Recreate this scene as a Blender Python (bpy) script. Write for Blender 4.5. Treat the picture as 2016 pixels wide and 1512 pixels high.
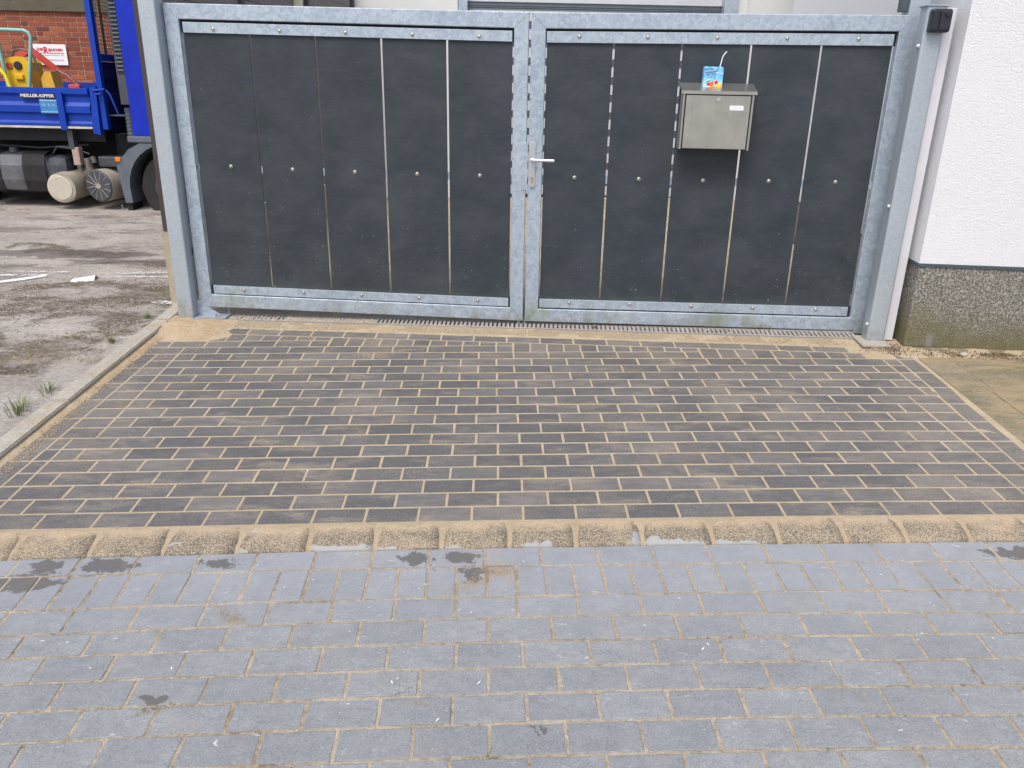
import bpy, bmesh, math, random
import numpy as np
from mathutils import Vector, Matrix
random.seed(7)
for o in list(bpy.data.objects): bpy.data.objects.remove(o)
SC = bpy.context.scene
COL = SC.collection
# ------------------------------------------------------------------ camera, sky, sun, exposure
CAMZ = 1.4753
pit, rol = 0.35520, 0.02109
cp, sp, cr, sr = math.cos(pit), math.sin(pit), math.cos(rol), math.sin(rol)
fw = Vector((0, cp, -sp)); up0 = Vector((0, sp, cp)); rt0 = Vector((1, 0, 0))
rt = rt0*cr + up0*sr; up = -rt0*sr + up0*cr
cam = bpy.data.objects.new('camera', bpy.data.cameras.new('camera'))
COL.objects.link(cam)
cam.data.sensor_width = 36; cam.data.lens = 1541.3/2016*36
cam.data.clip_start = 0.05; cam.data.clip_end = 600
cam.matrix_world = Matrix(((rt.x, up.x, -fw.x, 0), (rt.y, up.y, -fw.y, 0), (rt.z, up.z, -fw.z, CAMZ), (0, 0, 0, 1)))
SC.camera = cam
SUN_EL, SUN_ROT = math.radians(58), math.radians(205)   # behind the camera, a little to the left
W = bpy.data.worlds.new('World'); SC.world = W; W.use_nodes = True
wn = W.node_tree
sky = wn.nodes.new('ShaderNodeTexSky'); sky.sky_type = 'NISHITA'; sky.sun_disc = False
sky.sun_elevation = SUN_EL; sky.sun_rotation = SUN_ROT
sky.air_density = 1.0; sky.dust_density = 4.0; sky.ozone_density = 0.8
bg = wn.nodes['Background']; bg.inputs[1].default_value = 0.15
wn.links.new(sky.outputs[0], bg.inputs[0])
sun = bpy.data.objects.new('sun', bpy.data.lights.new('sun', 'SUN')); COL.objects.link(sun)
sun.data.energy = 1.5; sun.data.angle = math.radians(30); sun.data.color = (1.0, 0.965, 0.92)
sd = Vector((math.sin(SUN_ROT)*math.cos(SUN_EL), math.cos(SUN_ROT)*math.cos(SUN_EL), math.sin(SUN_EL)))
sun.rotation_euler = sd.to_track_quat('Z', 'Y').to_euler()
SC.view_settings.view_transform = 'Standard'; SC.view_settings.look = 'None'
SC.view_settings.gamma = 1; SC.view_settings.use_curve_mapping = False
SC.view_settings.exposure = 0.40

# ------------------------------------------------------------------ ground shape
SX, SY = 0.016951, 0.057086
def gz(x, y): return SX*x + SY*(y-4.5)
def gzc(x, y): return SX*max(-3, min(4, x)) + SY*(max(-1.5, min(9.8, y))-4.5)
GN = Vector((-SX, -SY, 1)).normalized()
def yardz(x, y): return gz(max(x, -4), min(y, 5.0)) + 0.018 - max(0, y-5)*0.004
# the brick lattice of the drive: column c (brick lengths), row n (brick widths)
CX = [-2.0288004, 0.2183742, 0.0053698, -0.0008337, -0.0001424, -6.08e-05, 7e-06, 2.22e-05]
CY = [4.7998456, 0.0061889, -0.1087467, -7.3e-06, 0.000177, -1.85e-05, 2.1e-06, -6.8e-06]
def WP(c, n):
    t = (1, c, n, c*c, c*n, n*n, c*c*n, c**3)
    return (sum(a*b for a, b in zip(t, CX)), sum(a*b for a, b in zip(t, CY)))

# ------------------------------------------------------------------ node helpers
class NT:
    def __init__(s, name):
        s.m = bpy.data.materials.new(name); s.m.use_nodes = True
        s.t = s.m.node_tree; s.b = s.t.nodes['Principled BSDF']
    def n(s, ty, **p):
        k = s.t.nodes.new(ty)
        for a, v in p.items(): setattr(k, a, v)
        return k
    def put(s, sock, v):
        if isinstance(v, bpy.types.NodeSocket): s.t.links.new(v, sock)
        elif isinstance(v, (tuple, list)) and len(v) == 3 and sock.type == 'RGBA': sock.default_value = (*v, 1)
        else: sock.default_value = v
    def pos(s, obj=False):
        if obj: return s.n('ShaderNodeTexCoord').outputs['Object']
        return s.n('ShaderNodeNewGeometry').outputs['Position']
    def map(s, v, scale=(1, 1, 1), rot=(0, 0, 0), loc=(0, 0, 0)):
        k = s.n('ShaderNodeMapping'); s.put(k.inputs[0], v)
        k.inputs['Scale'].default_value = scale; k.inputs['Rotation'].default_value = rot; k.inputs['Location'].default_value = loc
        return k.outputs[0]
    def noise(s, v, scale, detail=3, rough=0.55, dist=0, col=False):
        k = s.n('ShaderNodeTexNoise'); s.put(k.inputs['Vector'], v)
        k.inputs['Scale'].default_value = scale; k.inputs['Detail'].default_value = detail
        k.inputs['Roughness'].default_value = rough; k.inputs['Distortion'].default_value = dist
        return k.outputs['Color' if col else 'Fac']
    def vor(s, v, scale, feature='F1', rnd=1.0, out='Distance'):
        k = s.n('ShaderNodeTexVoronoi', feature=feature); s.put(k.inputs['Vector'], v)
        k.inputs['Scale'].default_value = scale; k.inputs['Randomness'].default_value = rnd
        return k.outputs[out]
    def rng(s, v, a, b, c=0.0, d=1.0):
        k = s.n('ShaderNodeMapRange'); s.put(k.inputs[0], v)
        for i, x in enumerate((a, b, c, d)): s.put(k.inputs[i+1], x)
        return k.outputs[0]
    def ramp(s, v, stops):
        k = s.n('ShaderNodeValToRGB'); s.put(k.inputs[0], v); e = k.color_ramp.elements
        while len(e) < len(stops): e.new(0.5)
        for el, (p, c) in zip(e, stops): el.position = p; el.color = (*c, 1)
        return k.outputs[0]
    def mix(s, f, a, b, mode='MIX'):
        k = s.n('ShaderNodeMix', data_type='RGBA', blend_type=mode); s.put(k.inputs[0], f)
        s.put(k.inputs[6], a); s.put(k.inputs[7], b); return k.outputs[2]
    def m2(s, op, a, b=0.0, clamp=False):
        k = s.n('ShaderNodeMath', operation=op, use_clamp=clamp); s.put(k.inputs[0], a); s.put(k.inputs[1], b); return k.outputs[0]
    def xyz(s, v):
        k = s.n('ShaderNodeSeparateXYZ'); s.put(k.inputs[0], v); return k.outputs
    def rnd(s):
        a = s.n('ShaderNodeObjectInfo').outputs['Random']
        b = s.n('ShaderNodeAttribute', attribute_name='rnd').outputs['Fac']
        return s.m2('FRACT', s.m2('ADD', a, b))
    def scalecol(s, col, f):
        k = s.n('ShaderNodeVectorMath', operation='SCALE'); s.put(k.inputs[0], col); s.put(k.inputs['Scale'], f); return k.outputs[0]
    def bump(s, h, strength=0.3, dist=0.002, nrm=None):
        k = s.n('ShaderNodeBump'); s.put(k.inputs['Height'], h); k.inputs['Strength'].default_value = strength
        k.inputs['Distance'].default_value = dist
        if nrm is not None: s.put(k.inputs['Normal'], nrm)
        return k.outputs[0]
    def out(s, col=None, rough=None, metal=None, nrm=None, spec=None, alpha=None):
        if col is not None: s.put(s.b.inputs['Base Color'], col)
        if rough is not None: s.put(s.b.inputs['Roughness'], rough)
        if metal is not None: s.put(s.b.inputs['Metallic'], metal)
        if nrm is not None: s.put(s.b.inputs['Normal'], nrm)
        if spec is not None: s.put(s.b.inputs['Specular IOR Level'], spec)
        if alpha is not None: s.put(s.b.inputs['Alpha'], alpha)
        return s.m

def simple(name, col, rough=0.6, metal=0.0, var=0.12, scale=8, spec=0.5, bump=0.0):
    k = NT(name); p = k.pos(True)
    f = k.noise(p, scale, 5, 0.65)
    c = k.scalecol(col + (1,) if False else k.mix(0.0, col, col), k.rng(f, 0.3, 0.7, 1-var, 1+var))
    g = k.noise(p, scale*6, 3)
    return k.out(c, k.rng(g, 0.3, 0.7, max(0, rough-0.08), min(1, rough+0.08)), metal,
                 k.bump(k.noise(p, 220, 3), bump, 0.001) if bump else None, spec)

def ellipse_field(k, P, spots, warp=0.05, wscale=9):
    """worn / stained spots of their own shape: list of (x, y, rx, ry)"""
    x, y, z = k.xyz(P)
    nx = k.rng(k.noise(P, wscale, 4, 0.6), 0, 1, -warp, warp)
    ny = k.rng(k.noise(k.map(P, loc=(5, 3, 0)), wscale, 4, 0.6), 0, 1, -warp*0.6, warp*0.6)
    tot = None
    for (sx, sy, rx, ry) in spots:
        a = k.m2('DIVIDE', k.m2('SUBTRACT', k.m2('ADD', x, nx), sx), rx)
        b = k.m2('DIVIDE', k.m2('SUBTRACT', k.m2('ADD', y, ny), sy), ry)
        d = k.m2('ADD', k.m2('MULTIPLY', a, a), k.m2('MULTIPLY', b, b))
        g = k.rng(d, 0.85, 1.1, 1, 0)
        tot = g if tot is None else k.m2('MAXIMUM', tot, g)
    return tot

SAND = (0.42, 0.305, 0.175)
def mat_sand():
    k = NT('sand'); P = k.pos()
    n1 = k.noise(P, 6, 5, 0.6); n2 = k.noise(P, 450, 3, 0.7); n3 = k.noise(P, 60, 4, 0.6)
    c = k.ramp(k.m2('ADD', k.m2('MULTIPLY', n1, 0.6), k.m2('MULTIPLY', n3, 0.4)),
               [(0.3, (0.42, 0.325, 0.21)), (0.5, (0.51, 0.42, 0.29)), (0.68, (0.57, 0.485, 0.355))])
    c = k.scalecol(c, k.rng(k.noise(P, 260, 4, 0.85), 0.34, 0.66, 0.62, 1.25))
    x, y, z = k.xyz(P); kz = k.rng(y, 2.9, 2.66, 0, 1)
    c = k.mix(k.m2('MULTIPLY', kz, 0.5), c, k.scalecol(k.mix(k.noise(P, 150, 4, 0.8), (0.2, 0.16, 0.11), (0.6, 0.47, 0.31)), 1.0))
    damp = ellipse_field(k, P, [(-2.13, 4.97, .22, .22), (-2.05, 4.8, .12, .1), (-2.27, 4.3, .05, .9), (2.3, 4.68, .12, .07)], .2, 6)
    c = k.mix(k.m2('MULTIPLY', damp, k.rng(k.noise(P, 9, 5, 0.75), 0.36, 0.64, 0.1, 0.85)), c, k.mix(k.rng(k.noise(P, 55, 4, 0.85), 0.35, 0.65), (0.3, 0.2, 0.11), (0.58, 0.44, 0.28)))
    h = k.m2('ADD', k.m2('MULTIPLY', k.noise(P, 22, 5, 0.7), 2.0), k.m2('ADD', n3, k.m2('MULTIPLY', n2, 0.5)))
    return k.out(c, 0.95, 0, k.bump(h, 0.9, 0.007), 0.2)
def mat_joint_grey():
    k = NT('joint_filling'); P = k.pos()
    n1 = k.noise(P, 3.5, 4, 0.6); n2 = k.noise(P, 260, 4, 0.75); n3 = k.noise(P, 45, 3, 0.6)
    c = k.ramp(k.m2('ADD', k.m2('MULTIPLY', n1, 0.45), k.m2('MULTIPLY', n3, 0.55)),
               [(0.32, (0.12, 0.1, 0.08)), (0.42, (0.36, 0.31, 0.24)), (0.58, (0.5, 0.43, 0.335))])
    c = k.scalecol(c, k.rng(n2, 0.3, 0.7, 0.55, 1.35))
    return k.out(c, 0.95, 0, k.bump(n2, 0.9, 0.004), 0.2)
def mat_brick():
    k = NT('dark_clinker'); P = k.pos(); r = k.rnd()
    off = k.n('ShaderNodeCombineXYZ'); k.put(off.inputs[2], k.m2('MULTIPLY', r, 37.0))
    va = k.n('ShaderNodeVectorMath', operation='ADD'); k.put(va.inputs[0], P); k.put(va.inputs[1], off.outputs[0])
    Q = va.outputs[0]
    streak = k.noise(k.map(Q, (9, 70, 9), (0, 0, 0.12)), 1, 5, 0.65)
    grain = k.noise(P, 420, 3, 0.7)
    base = k.ramp(k.m2('ADD', k.m2('MULTIPLY', streak, 0.72), k.m2('MULTIPLY', r, 0.28)),
                  [(0.25, (0.078, 0.08, 0.084)), (0.5, (0.103, 0.104, 0.107)), (0.75, (0.15, 0.148, 0.146))])
    base = k.scalecol(base, k.rng(k.noise(P, 240, 4, 0.85), 0.36, 0.64, 0.62, 1.42))
    # sand dust swept over the surface
    big = k.noise(k.map(P, (1, 1.5, 1), (0, 0, 0.35)), 1.7, 5, 0.62, 0.6)
    mid = k.noise(k.map(P, (10, 24, 10), (0, 0, 0.25)), 1.2, 5, 0.7)
    d = k.m2('ADD', k.m2('MULTIPLY', big, 0.6), k.m2('MULTIPLY', mid, 0.4))
    x, y, z = k.xyz(P)
    edge = k.m2('MAXIMUM', k.rng(k.m2('ABSOLUTE', k.m2('SUBTRACT', x, 0.0)), 1.75, 2.4, 0, 0.1),
                k.rng(y, 4.25, 4.85, 0, 0.08))
    dust = k.rng(k.m2('ADD', k.m2('ADD', d, edge), k.rng(r, 0, 1, -0.03, 0.03)), 0.47, 0.72, 0.03, 0.6)
    dust = k.m2('MULTIPLY', dust, k.rng(k.noise(P, 190, 4, 0.8), 0.42, 0.58, 0.1, 1.25), True)
    spill = k.m2('MULTIPLY', k.rng(k.noise(k.map(P, (2.2, 7, 1), (0, 0, -0.5), (2, 5, 0)), 1.1, 6, 0.72, 0.3), 0.52, 0.68, 0, 0.85), k.rng(k.noise(P, 170, 4, 0.85), 0.42, 0.56, 0.1, 1.0))
    c = k.mix(k.m2('MAXIMUM', dust, spill), base, (0.36, 0.305, 0.225))
    specks = k.m2('MULTIPLY', k.rng(k.noise(k.map(P, loc=(3, 7, 1)), 250, 3, 0.6), 0.6, 0.68, 0, 0.75), k.rng(k.noise(P, 4, 4, 0.6), 0.35, 0.6, 0.25, 1))
    c = k.mix(specks, c, (0.42, 0.38, 0.31))
    scr = k.rng(k.noise(k.map(P, (26, 170, 26), (0, 0, 0.3)), 1, 2, 0.5), 0.70, 0.76, 0, 0.35)
    c = k.mix(scr, c, (0.3, 0.29, 0.27))
    return k.out(c, k.rng(grain, 0.2, 0.8, 0.62, 0.85), 0, k.bump(k.m2('ADD', grain, streak), 0.35, 0.0015), 0.4)
STAINS = [(-1.46, 2.435, .115, .042), (-1.065, 2.455, .06, .03), (-0.345, 2.492, .048, .036), (-0.175, 2.503, .068, .036), (-0.132, 2.395, .04, .05), (-0.09, 2.42, .02, .018), (-0.27, 2.43, .014, .012),
          (-1.70, 2.335, .11, .05), (-1.68, 2.425, .07, .04), (1.92, 2.545, .14, .035), (-1.02, 1.805, .035, .028), (0.075, 1.71, .03, .008), (-.305, 1.845, .006, .03)]
def mat_paver():
    k = NT('grey_paver'); P = k.pos(); r = k.rnd()
    big = k.noise(P, 3.3, 5, 0.62); mid = k.noise(k.map(P, (1, 1.6, 1)), 16, 5, 0.7, 0.3); grain = k.noise(P, 520, 3, 0.7)
    c = k.ramp(k.m2('ADD', k.m2('ADD', k.m2('MULTIPLY', big, 0.32), k.m2('MULTIPLY', mid, 0.56)), k.m2('MULTIPLY', r, 0.12)),
               [(0.3, (0.185, 0.2, 0.212)), (0.5, (0.235, 0.25, 0.26)), (0.7, (0.305, 0.318, 0.322))])
    c = k.scalecol(c, k.rng(k.noise(P, 210, 5, 0.88), 0.36, 0.64, 0.62, 1.34))
    x, y, z = k.xyz(P)
    # a pale cement film left on the upper two courses
    film = k.m2('MULTIPLY', k.rng(y, 2.02, 2.4, 0, 0.55), k.rng(k.noise(P, 9, 4, 0.6), 0.3, 0.6, 0.5, 1))
    c = k.mix(film, c, (0.31, 0.33, 0.36))
    st = ellipse_field(k, P, STAINS, 0.11, 26)
    c = k.mix(k.m2('MULTIPLY', st, 0.88), c, k.mix(grain, (0.085, 0.08, 0.078), (0.13, 0.12, 0.11)))
    tan = k.m2('MULTIPLY', k.rng(k.noise(P, 2.6, 5, 0.7, 0.8), 0.56, 0.75, 0, 0.5), k.rng(k.noise(P, 170, 3, 0.8), 0.42, 0.6, 0.2, 1))
    c = k.mix(tan, c, (0.38, 0.3, 0.2))
    scuff = k.rng(k.noise(k.map(P, (22, 60, 22), (0, 0, 0.5)), 1, 3, 0.55), 0.68, 0.76, 0, 0.6)
    c = k.mix(scuff, c, (0.52, 0.54, 0.56))
    scuff2 = k.rng(k.noise(k.map(P, (34, 60, 22), (0, 0, -0.7), (4, 4, 0)), 1, 2, 0.5), 0.735, 0.77, 0, 0.8)
    c = k.mix(scuff2, c, (0.6, 0.62, 0.63))
    spk = k.rng(k.noise(k.map(P, loc=(9, 2, 4)), 300, 2, 0.5), 0.70, 0.77, 0, 0.7)
    c = k.mix(spk, c, (0.5, 0.46, 0.38))
    pit_ = k.rng(k.noise(k.map(P, loc=(1, 9, 4)), 210, 2, 0.5), 0.28, 0.33, 0.6, 0)
    c = k.mix(pit_, c, (0.07, 0.07, 0.07))
    h = k.m2('ADD', grain, k.m2('MULTIPLY', mid, 1.5))
    return k.out(c, 0.68, 0, k.bump(h, 0.4, 0.0016), 0.45)
def mat_kerb():
    k = NT('kerb_concrete'); P = k.pos(); x, y, z = k.xyz(P)
    n1 = k.noise(P, 9, 5, 0.65, 0.4); g = k.noise(P, 165, 4, 0.85); g2 = k.noise(P, 500, 2, 0.8)
    conc = k.ramp(g, [(0.41, (0.06, 0.052, 0.04)), (0.5, (0.2, 0.175, 0.135)), (0.59, (0.44, 0.375, 0.28))])
    conc = k.scalecol(conc, k.rng(g2, 0.3, 0.7, 0.8, 1.2))
    # distance from the upper edge of the kerb
    yt = k.m2('ADD', k.m2('ADD', k.m2('MULTIPLY', x, 0.0404), 2.7053), k.m2('MULTIPLY', k.m2('MULTIPLY', x, x), -0.0037))
    d = k.m2('SUBTRACT', yt, y)
    e = k.m2('MAXIMUM', k.rng(d, 0.01, 0.075, 0.5, 0.0), k.rng(k.m2('ABSOLUTE', k.m2('ADD', x, 0.0)), 1.3, 1.9, 0, 0.14))
    sf = k.rng(k.m2('ADD', n1, e), 0.48, 0.86, 0.08, 0.95)
    sf = k.m2('MULTIPLY', sf, k.rng(g, 0.3, 0.6, 0.4, 1.0), True)
    c = k.mix(sf, conc, (0.5, 0.395, 0.265))
    film = ellipse_field(k, P, [(-0.55, 2.535, .16, .025), (-0.37, 2.53, .09, .02), (-0.7, 2.54, .05, .018), (-0.2, 2.55, .05, .012), (0.08, 2.565, .04, .018), (0.14, 2.575, .03, .02), (0.49, 2.6, .022, .045), (0.56, 2.59, .03, .04), (0.22, 2.56, .07, .012),
                                (0.64, 2.58, .12, .03), (0.9, 2.585, .13, .028), (1.15, 2.585, .12, .014), (1.4, 2.605, .05, .01), (-1.27, 2.55, .02, .008), (-0.98, 2.62, .02, .008), (-1.0, 2.53, .02, .008)], 0.05, 22)
    c = k.mix(k.m2('MULTIPLY', film, 0.9), c, (0.36, 0.37, 0.37))
    return k.out(c, 0.9, 0, k.bump(k.m2('ADD', g, g2), 0.6, 0.002), 0.25)
def mat_concrete(name, lo, hi, moss=0.0, stain=0.2, grain=0.25, sandy=0.0):
    k = NT(name); P = k.pos()
    n = k.noise(P, 5, 6, 0.65, 0.3); g = k.noise(P, 260, 4, 0.8); m = k.noise(P, 30, 4, 0.7)
    c = k.mix(k.rng(k.m2('ADD', k.m2('MULTIPLY', n, 0.6), k.m2('MULTIPLY', m, 0.4)), 0.35, 0.65), lo, hi)
    c = k.scalecol(c, k.rng(g, 0.25, 0.75, 1-grain, 1+grain))
    c = k.scalecol(c, k.rng(k.noise(P, 75, 5, 0.85), 0.34, 0.66, 1-grain, 1+grain*0.8))
    if moss:
        mm = k.rng(k.noise(k.map(P, loc=(2, 2, 2)), 2.2, 6, 0.7, 0.4), 0.55-moss*0.2, 0.72, 0, 0.8)
        c = k.mix(k.m2('MULTIPLY', mm, k.rng(m, 0.3, 0.6, 0.3, 1)), c, (0.1, 0.095, 0.035))
    if sandy:
        ss = k.rng(k.noise(k.map(P, (1, 3, 1), loc=(7, 1, 0)), 2.4, 6, 0.72, 0.5), 0.56-sandy*0.25, 0.66, 0, 0.9)
        c = k.mix(k.m2('MULTIPLY', ss, k.rng(g, 0.3, 0.6, 0.5, 1)), c, (0.4, 0.3, 0.18))
    return k.out(c, 0.9, 0, k.bump(k.m2('ADD', g, m), 0.5, 0.003), 0.25)
def mat_asphalt():
    k = NT('old_asphalt'); P = k.pos(); x, y, z = k.xyz(P)
    n = k.noise(P, 1.3, 6, 0.65, 0.5); g = k.noise(P, 150, 4, 0.85); m = k.noise(k.map(P, (1, 1.7, 1), (0, 0, 0.25)), 1.7, 10, 0.78, 0.5)
    c = k.ramp(n, [(0.3, (0.31, 0.282, 0.25)), (0.5, (0.39, 0.36, 0.322)), (0.7, (0.47, 0.435, 0.39))])
    c = k.scalecol(c, k.rng(g, 0.25, 0.75, 0.72, 1.25))
    c = k.scalecol(c, k.rng(k.noise(k.map(P, (1, 1.6, 1)), 34, 5, 0.85), 0.34, 0.66, 0.62, 1.3))
    cen = ellipse_field(k, P, [(-3.3, 5.55, 1.2, .62), (-2.8, 5.0, .6, .5), (-2.75, 5.9, .6, .5), (-4.1, 5.3, .8, .5), (-3.9, 4.5, .8, .5), (-2.9, 4.35, .4, .3), (-3.2, 6.9, .8, .16), (-4.3, 7.4, .9, .2)], 1.1, 1.1)
    dirt = k.m2('MULTIPLY', k.rng(m, 0.44, 0.53, 0, 0.96), k.rng(cen, 0, 1, 0.12, 1.0))
    dirt = k.m2('MULTIPLY', dirt, k.rng(k.noise(k.map(P, (1, 1.6, 1)), 30, 5, 0.85), 0.4, 0.54, 0.15, 1))
    dc = k.ramp(k.noise(P, 26, 4, 0.8), [(0.35, (0.05, 0.04, 0.026)), (0.52, (0.11, 0.088, 0.05)), (0.66, (0.15, 0.14, 0.045))])
    c = k.mix(dirt, c, dc)
    wet = k.m2('MAXIMUM', k.m2('MULTIPLY', k.rng(k.noise(k.map(P, (1, 3.0, 1), loc=(3, 0, 0)), 1.0, 8, 0.75, 0.4), 0.53, 0.6, 0, 0.6), k.rng(y, 5.9, 6.6, 0, 1)), k.m2('MULTIPLY', ellipse_field(k, P, [(-4.25, 7.25, .95, .16), (-3.6, 7.0, .4, .1)], .35, 3), 0.7))
    c = k.mix(wet, c, (0.11, 0.095, 0.088))
    pt = k.m2('MULTIPLY', k.rng(k.noise(k.map(P, (1, 2.6, 1)), 5, 3, 0.6), 0.63, 0.67, 0, 0.7), k.rng(y, 6.8, 7.4, 0, 1))
    c = k.mix(pt, c, (0.07, 0.055, 0.045))
    tan = k.m2('MULTIPLY', k.rng(k.noise(P, 2.1, 6, 0.7, 0.4), 0.52, 0.66, 0, 0.65), k.rng(y, 5.2, 4.2, 0, 1))
    c = k.mix(tan, c, (0.33, 0.27, 0.18))
    yl = k.m2('MULTIPLY', k.rng(k.noise(k.map(P, (1, 2.5, 1), loc=(8, 8, 8)), 9, 2, 0.5), 0.71, 0.75, 0, 0.75), k.rng(y, 5.2, 4.6, 0, 1))
    c = k.mix(yl, c, (0.42, 0.36, 0.12))
    return k.out(c, 0.9, 0, k.bump(k.m2('ADD', g, dirt), 0.8, 0.005), 0.25)
def mat_galv(name='galvanised_steel', lo=(0.29, 0.355, 0.44), hi=(0.48, 0.56, 0.635), moss=True, scale=1.0, algae=0.4):
    k = NT(name); P = k.pos(); x, y, z = k.xyz(P)
    w = k.noise(P, 26*scale, 3, 0.5, 0.0, True)
    va = k.n('ShaderNodeVectorMath', operation='MULTIPLY_ADD'); k.put(va.inputs[0], w); va.inputs[1].default_value = (0.06, 0.06, 0.06); k.put(va.inputs[2], P)
    v1 = k.vor(va.outputs[0], 42*scale, 'F1', 1, 'Color'); v1 = k.xyz(v1)[0]
    v2 = k.noise(P, 48*scale, 5, 0.72, 2.2); v3 = k.noise(P, 3.0, 3, 0.6)
    f = k.m2('ADD', k.m2('ADD', k.m2('MULTIPLY', v1, 0.16), k.m2('MULTIPLY', v2, 0.6)), k.m2('MULTIPLY', v3, 0.24))
    c = k.ramp(f, [(0.34, lo), (0.48, tuple((a+b)/2 for a, b in zip(lo, hi))), (0.6, hi)])
    fleck = k.rng(k.noise(k.map(P, loc=(3, 3, 3)), 95*scale, 3, 0.6, 1.5), 0.62, 0.7, 0, 0.5)
    c = k.mix(fleck, c, (0.6, 0.68, 0.74))
    if moss:
        low = k.rng(z, 0.12, 0.24, 1, 0)
        mm = k.m2('MULTIPLY', k.rng(k.noise(k.map(P, (1, 1, 0.35), loc=(1, 1, 1)), 4.5, 5, 0.7), 0.52, 0.68, 0, 0.5), low)
        c = k.mix(mm, c, (0.2, 0.24, 0.075))
        dr = k.m2('MULTIPLY', k.rng(k.noise(P, 12, 5, 0.7), 0.45, 0.65, 0, 0.55), k.rng(z, 0.08, 0.16, 1, 0))
        c = k.mix(dr, c, (0.24, 0.21, 0.15))
    return k.out(c, k.rng(f, 0.3, 0.7, 0.58, 0.42), 0.42, k.bump(v2, 0.12, 0.001), 0.5)
def mat_slat():
    k = NT('anthracite_board'); P = k.pos()
    n = k.noise(k.map(P, (1, 1, 1.6)), 3.2, 6, 0.65, 0.4); st = k.noise(k.map(P, (5, 5, 90)), 1, 4, 0.7); g = k.noise(P, 500, 2, 0.6)
    c = k.ramp(k.m2('ADD', k.m2('MULTIPLY', n, 0.75), k.m2('MULTIPLY', st, 0.25)), [(0.32, (0.022, 0.031, 0.039)), (0.5, (0.034, 0.044, 0.054)), (0.68, (0.052, 0.063, 0.073))])
    c = k.scalecol(c, k.rng(g, 0.25, 0.75, 0.85, 1.15))
    x, y, z = k.xyz(P)
    spk = k.m2('MULTIPLY', k.rng(k.noise(k.map(P, loc=(2, 4, 4)), 85, 2, 0.45), 0.725, 0.755, 0, 0.6), k.rng(z, 0.95, 0.3, 0.25, 1))
    c = k.mix(spk, c, (0.45, 0.47, 0.46))
    scr = k.rng(k.noise(k.map(P, (30, 30, 160), (0, 0.5, 0), (4, 1, 0)), 1, 2, 0.5), 0.745, 0.78, 0, 0.3)
    c = k.mix(scr, c, (0.25, 0.27, 0.28))
    al = k.m2('MULTIPLY', k.rng(z, 0.25, 0.20, 0, 0.35), k.noise(P, 20, 3))
    c = k.mix(al, c, (0.12, 0.14, 0.04))
    return k.out(c, k.rng(n, 0.3, 0.7, 0.5, 0.62), 0, k.bump(g, 0.06, 0.0005), 0.4)
def mat_render():
    k = NT('white_render'); P = k.pos()
    g = k.noise(k.map(P, (1, 1, 1.25)), 85, 6, 0.72, 0.2); n = k.noise(P, 1.5, 5, 0.6)
    c = k.mix(n, (0.82, 0.835, 0.87), (0.87, 0.885, 0.915))
    return k.out(c, 0.9, 0, k.bump(g, 0.9, 0.0125), 0.2)
def mat_plinth():
    k = NT('pebbledash_plinth'); P = k.pos(); x, y, z = k.xyz(P)
    g = k.noise(P, 100, 4, 0.8); v = k.vor(P, 90); n = k.noise(P, 2.5, 5, 0.65)
    c = k.ramp(k.m2('ADD', k.m2('MULTIPLY', g, 0.7), k.m2('MULTIPLY', v, 0.35)), [(0.34, (0.06, 0.055, 0.045)), (0.5, (0.19, 0.18, 0.155)), (0.68, (0.42, 0.41, 0.38))])
    hh = k.m2('ADD', k.rng(z, 0.06, 0.42, 0.62, -0.2), k.m2('MULTIPLY', k.m2('SUBTRACT', n, 0.5), 0.9))
    corner = k.rng(x, 2.42, 2.5, 0.14, 0)
    f = k.rng(k.m2('ADD', hh, corner), 0.05, 0.55, 0, 0.9)
    moss = k.scalecol(k.mix(k.noise(P, 9, 3), (0.125, 0.12, 0.055), (0.2, 0.185, 0.1)), k.rng(g, 0.3, 0.7, 0.6, 1.35))
    c = k.mix(f, c, moss)
    rep = ellipse_field(k, P, [(2.57, 4.64, .02, .2)], 0.02, 30)
    c = k.mix(k.m2('MULTIPLY', rep, k.rng(z, 0.15, 0.12, 0, 0.8)), c, (0.24, 0.24, 0.24))
    return k.out(c, 0.95, 0, k.bump(g, 1.0, 0.006), 0.2)
def mat_steel():
    k = NT('brushed_steel'); P = k.pos(True)
    s = k.noise(k.map(P, (260, 260, 3)), 1, 3, 0.6); n = k.noise(P, 9, 5, 0.65)
    c = k.mix(k.rng(n, 0.3, 0.7), (0.47, 0.465, 0.43), (0.6, 0.595, 0.56))
    spots = k.rng(k.noise(P, 38, 2, 0.5), 0.68, 0.73, 0, 0.35)
    c = k.mix(spots, c, (0.62, 0.62, 0.6))
    return k.out(c, k.rng(s, 0.3, 0.7, 0.26, 0.36), 0.92, k.bump(s, 0.03, 0.0005))
def mat_wallbrick():
    k = NT('red_brick'); P = k.pos(); r = k.rnd()
    n = k.noise(P, 14, 5, 0.7); g = k.noise(P, 90, 3, 0.7)
    c = k.ramp(k.m2('ADD', k.m2('MULTIPLY', r, 0.65), k.m2('MULTIPLY', n, 0.35)), [(0.12, (0.1, 0.05, 0.045)), (0.3, (0.23, 0.065, 0.042)), (0.6, (0.31, 0.088, 0.05)), (0.85, (0.37, 0.125, 0.065))])
    return k.out(k.scalecol(c, k.rng(g, 0.3, 0.7, 0.8, 1.2)), 0.9, 0, k.bump(g, 0.5, 0.004), 0.2)
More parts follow.
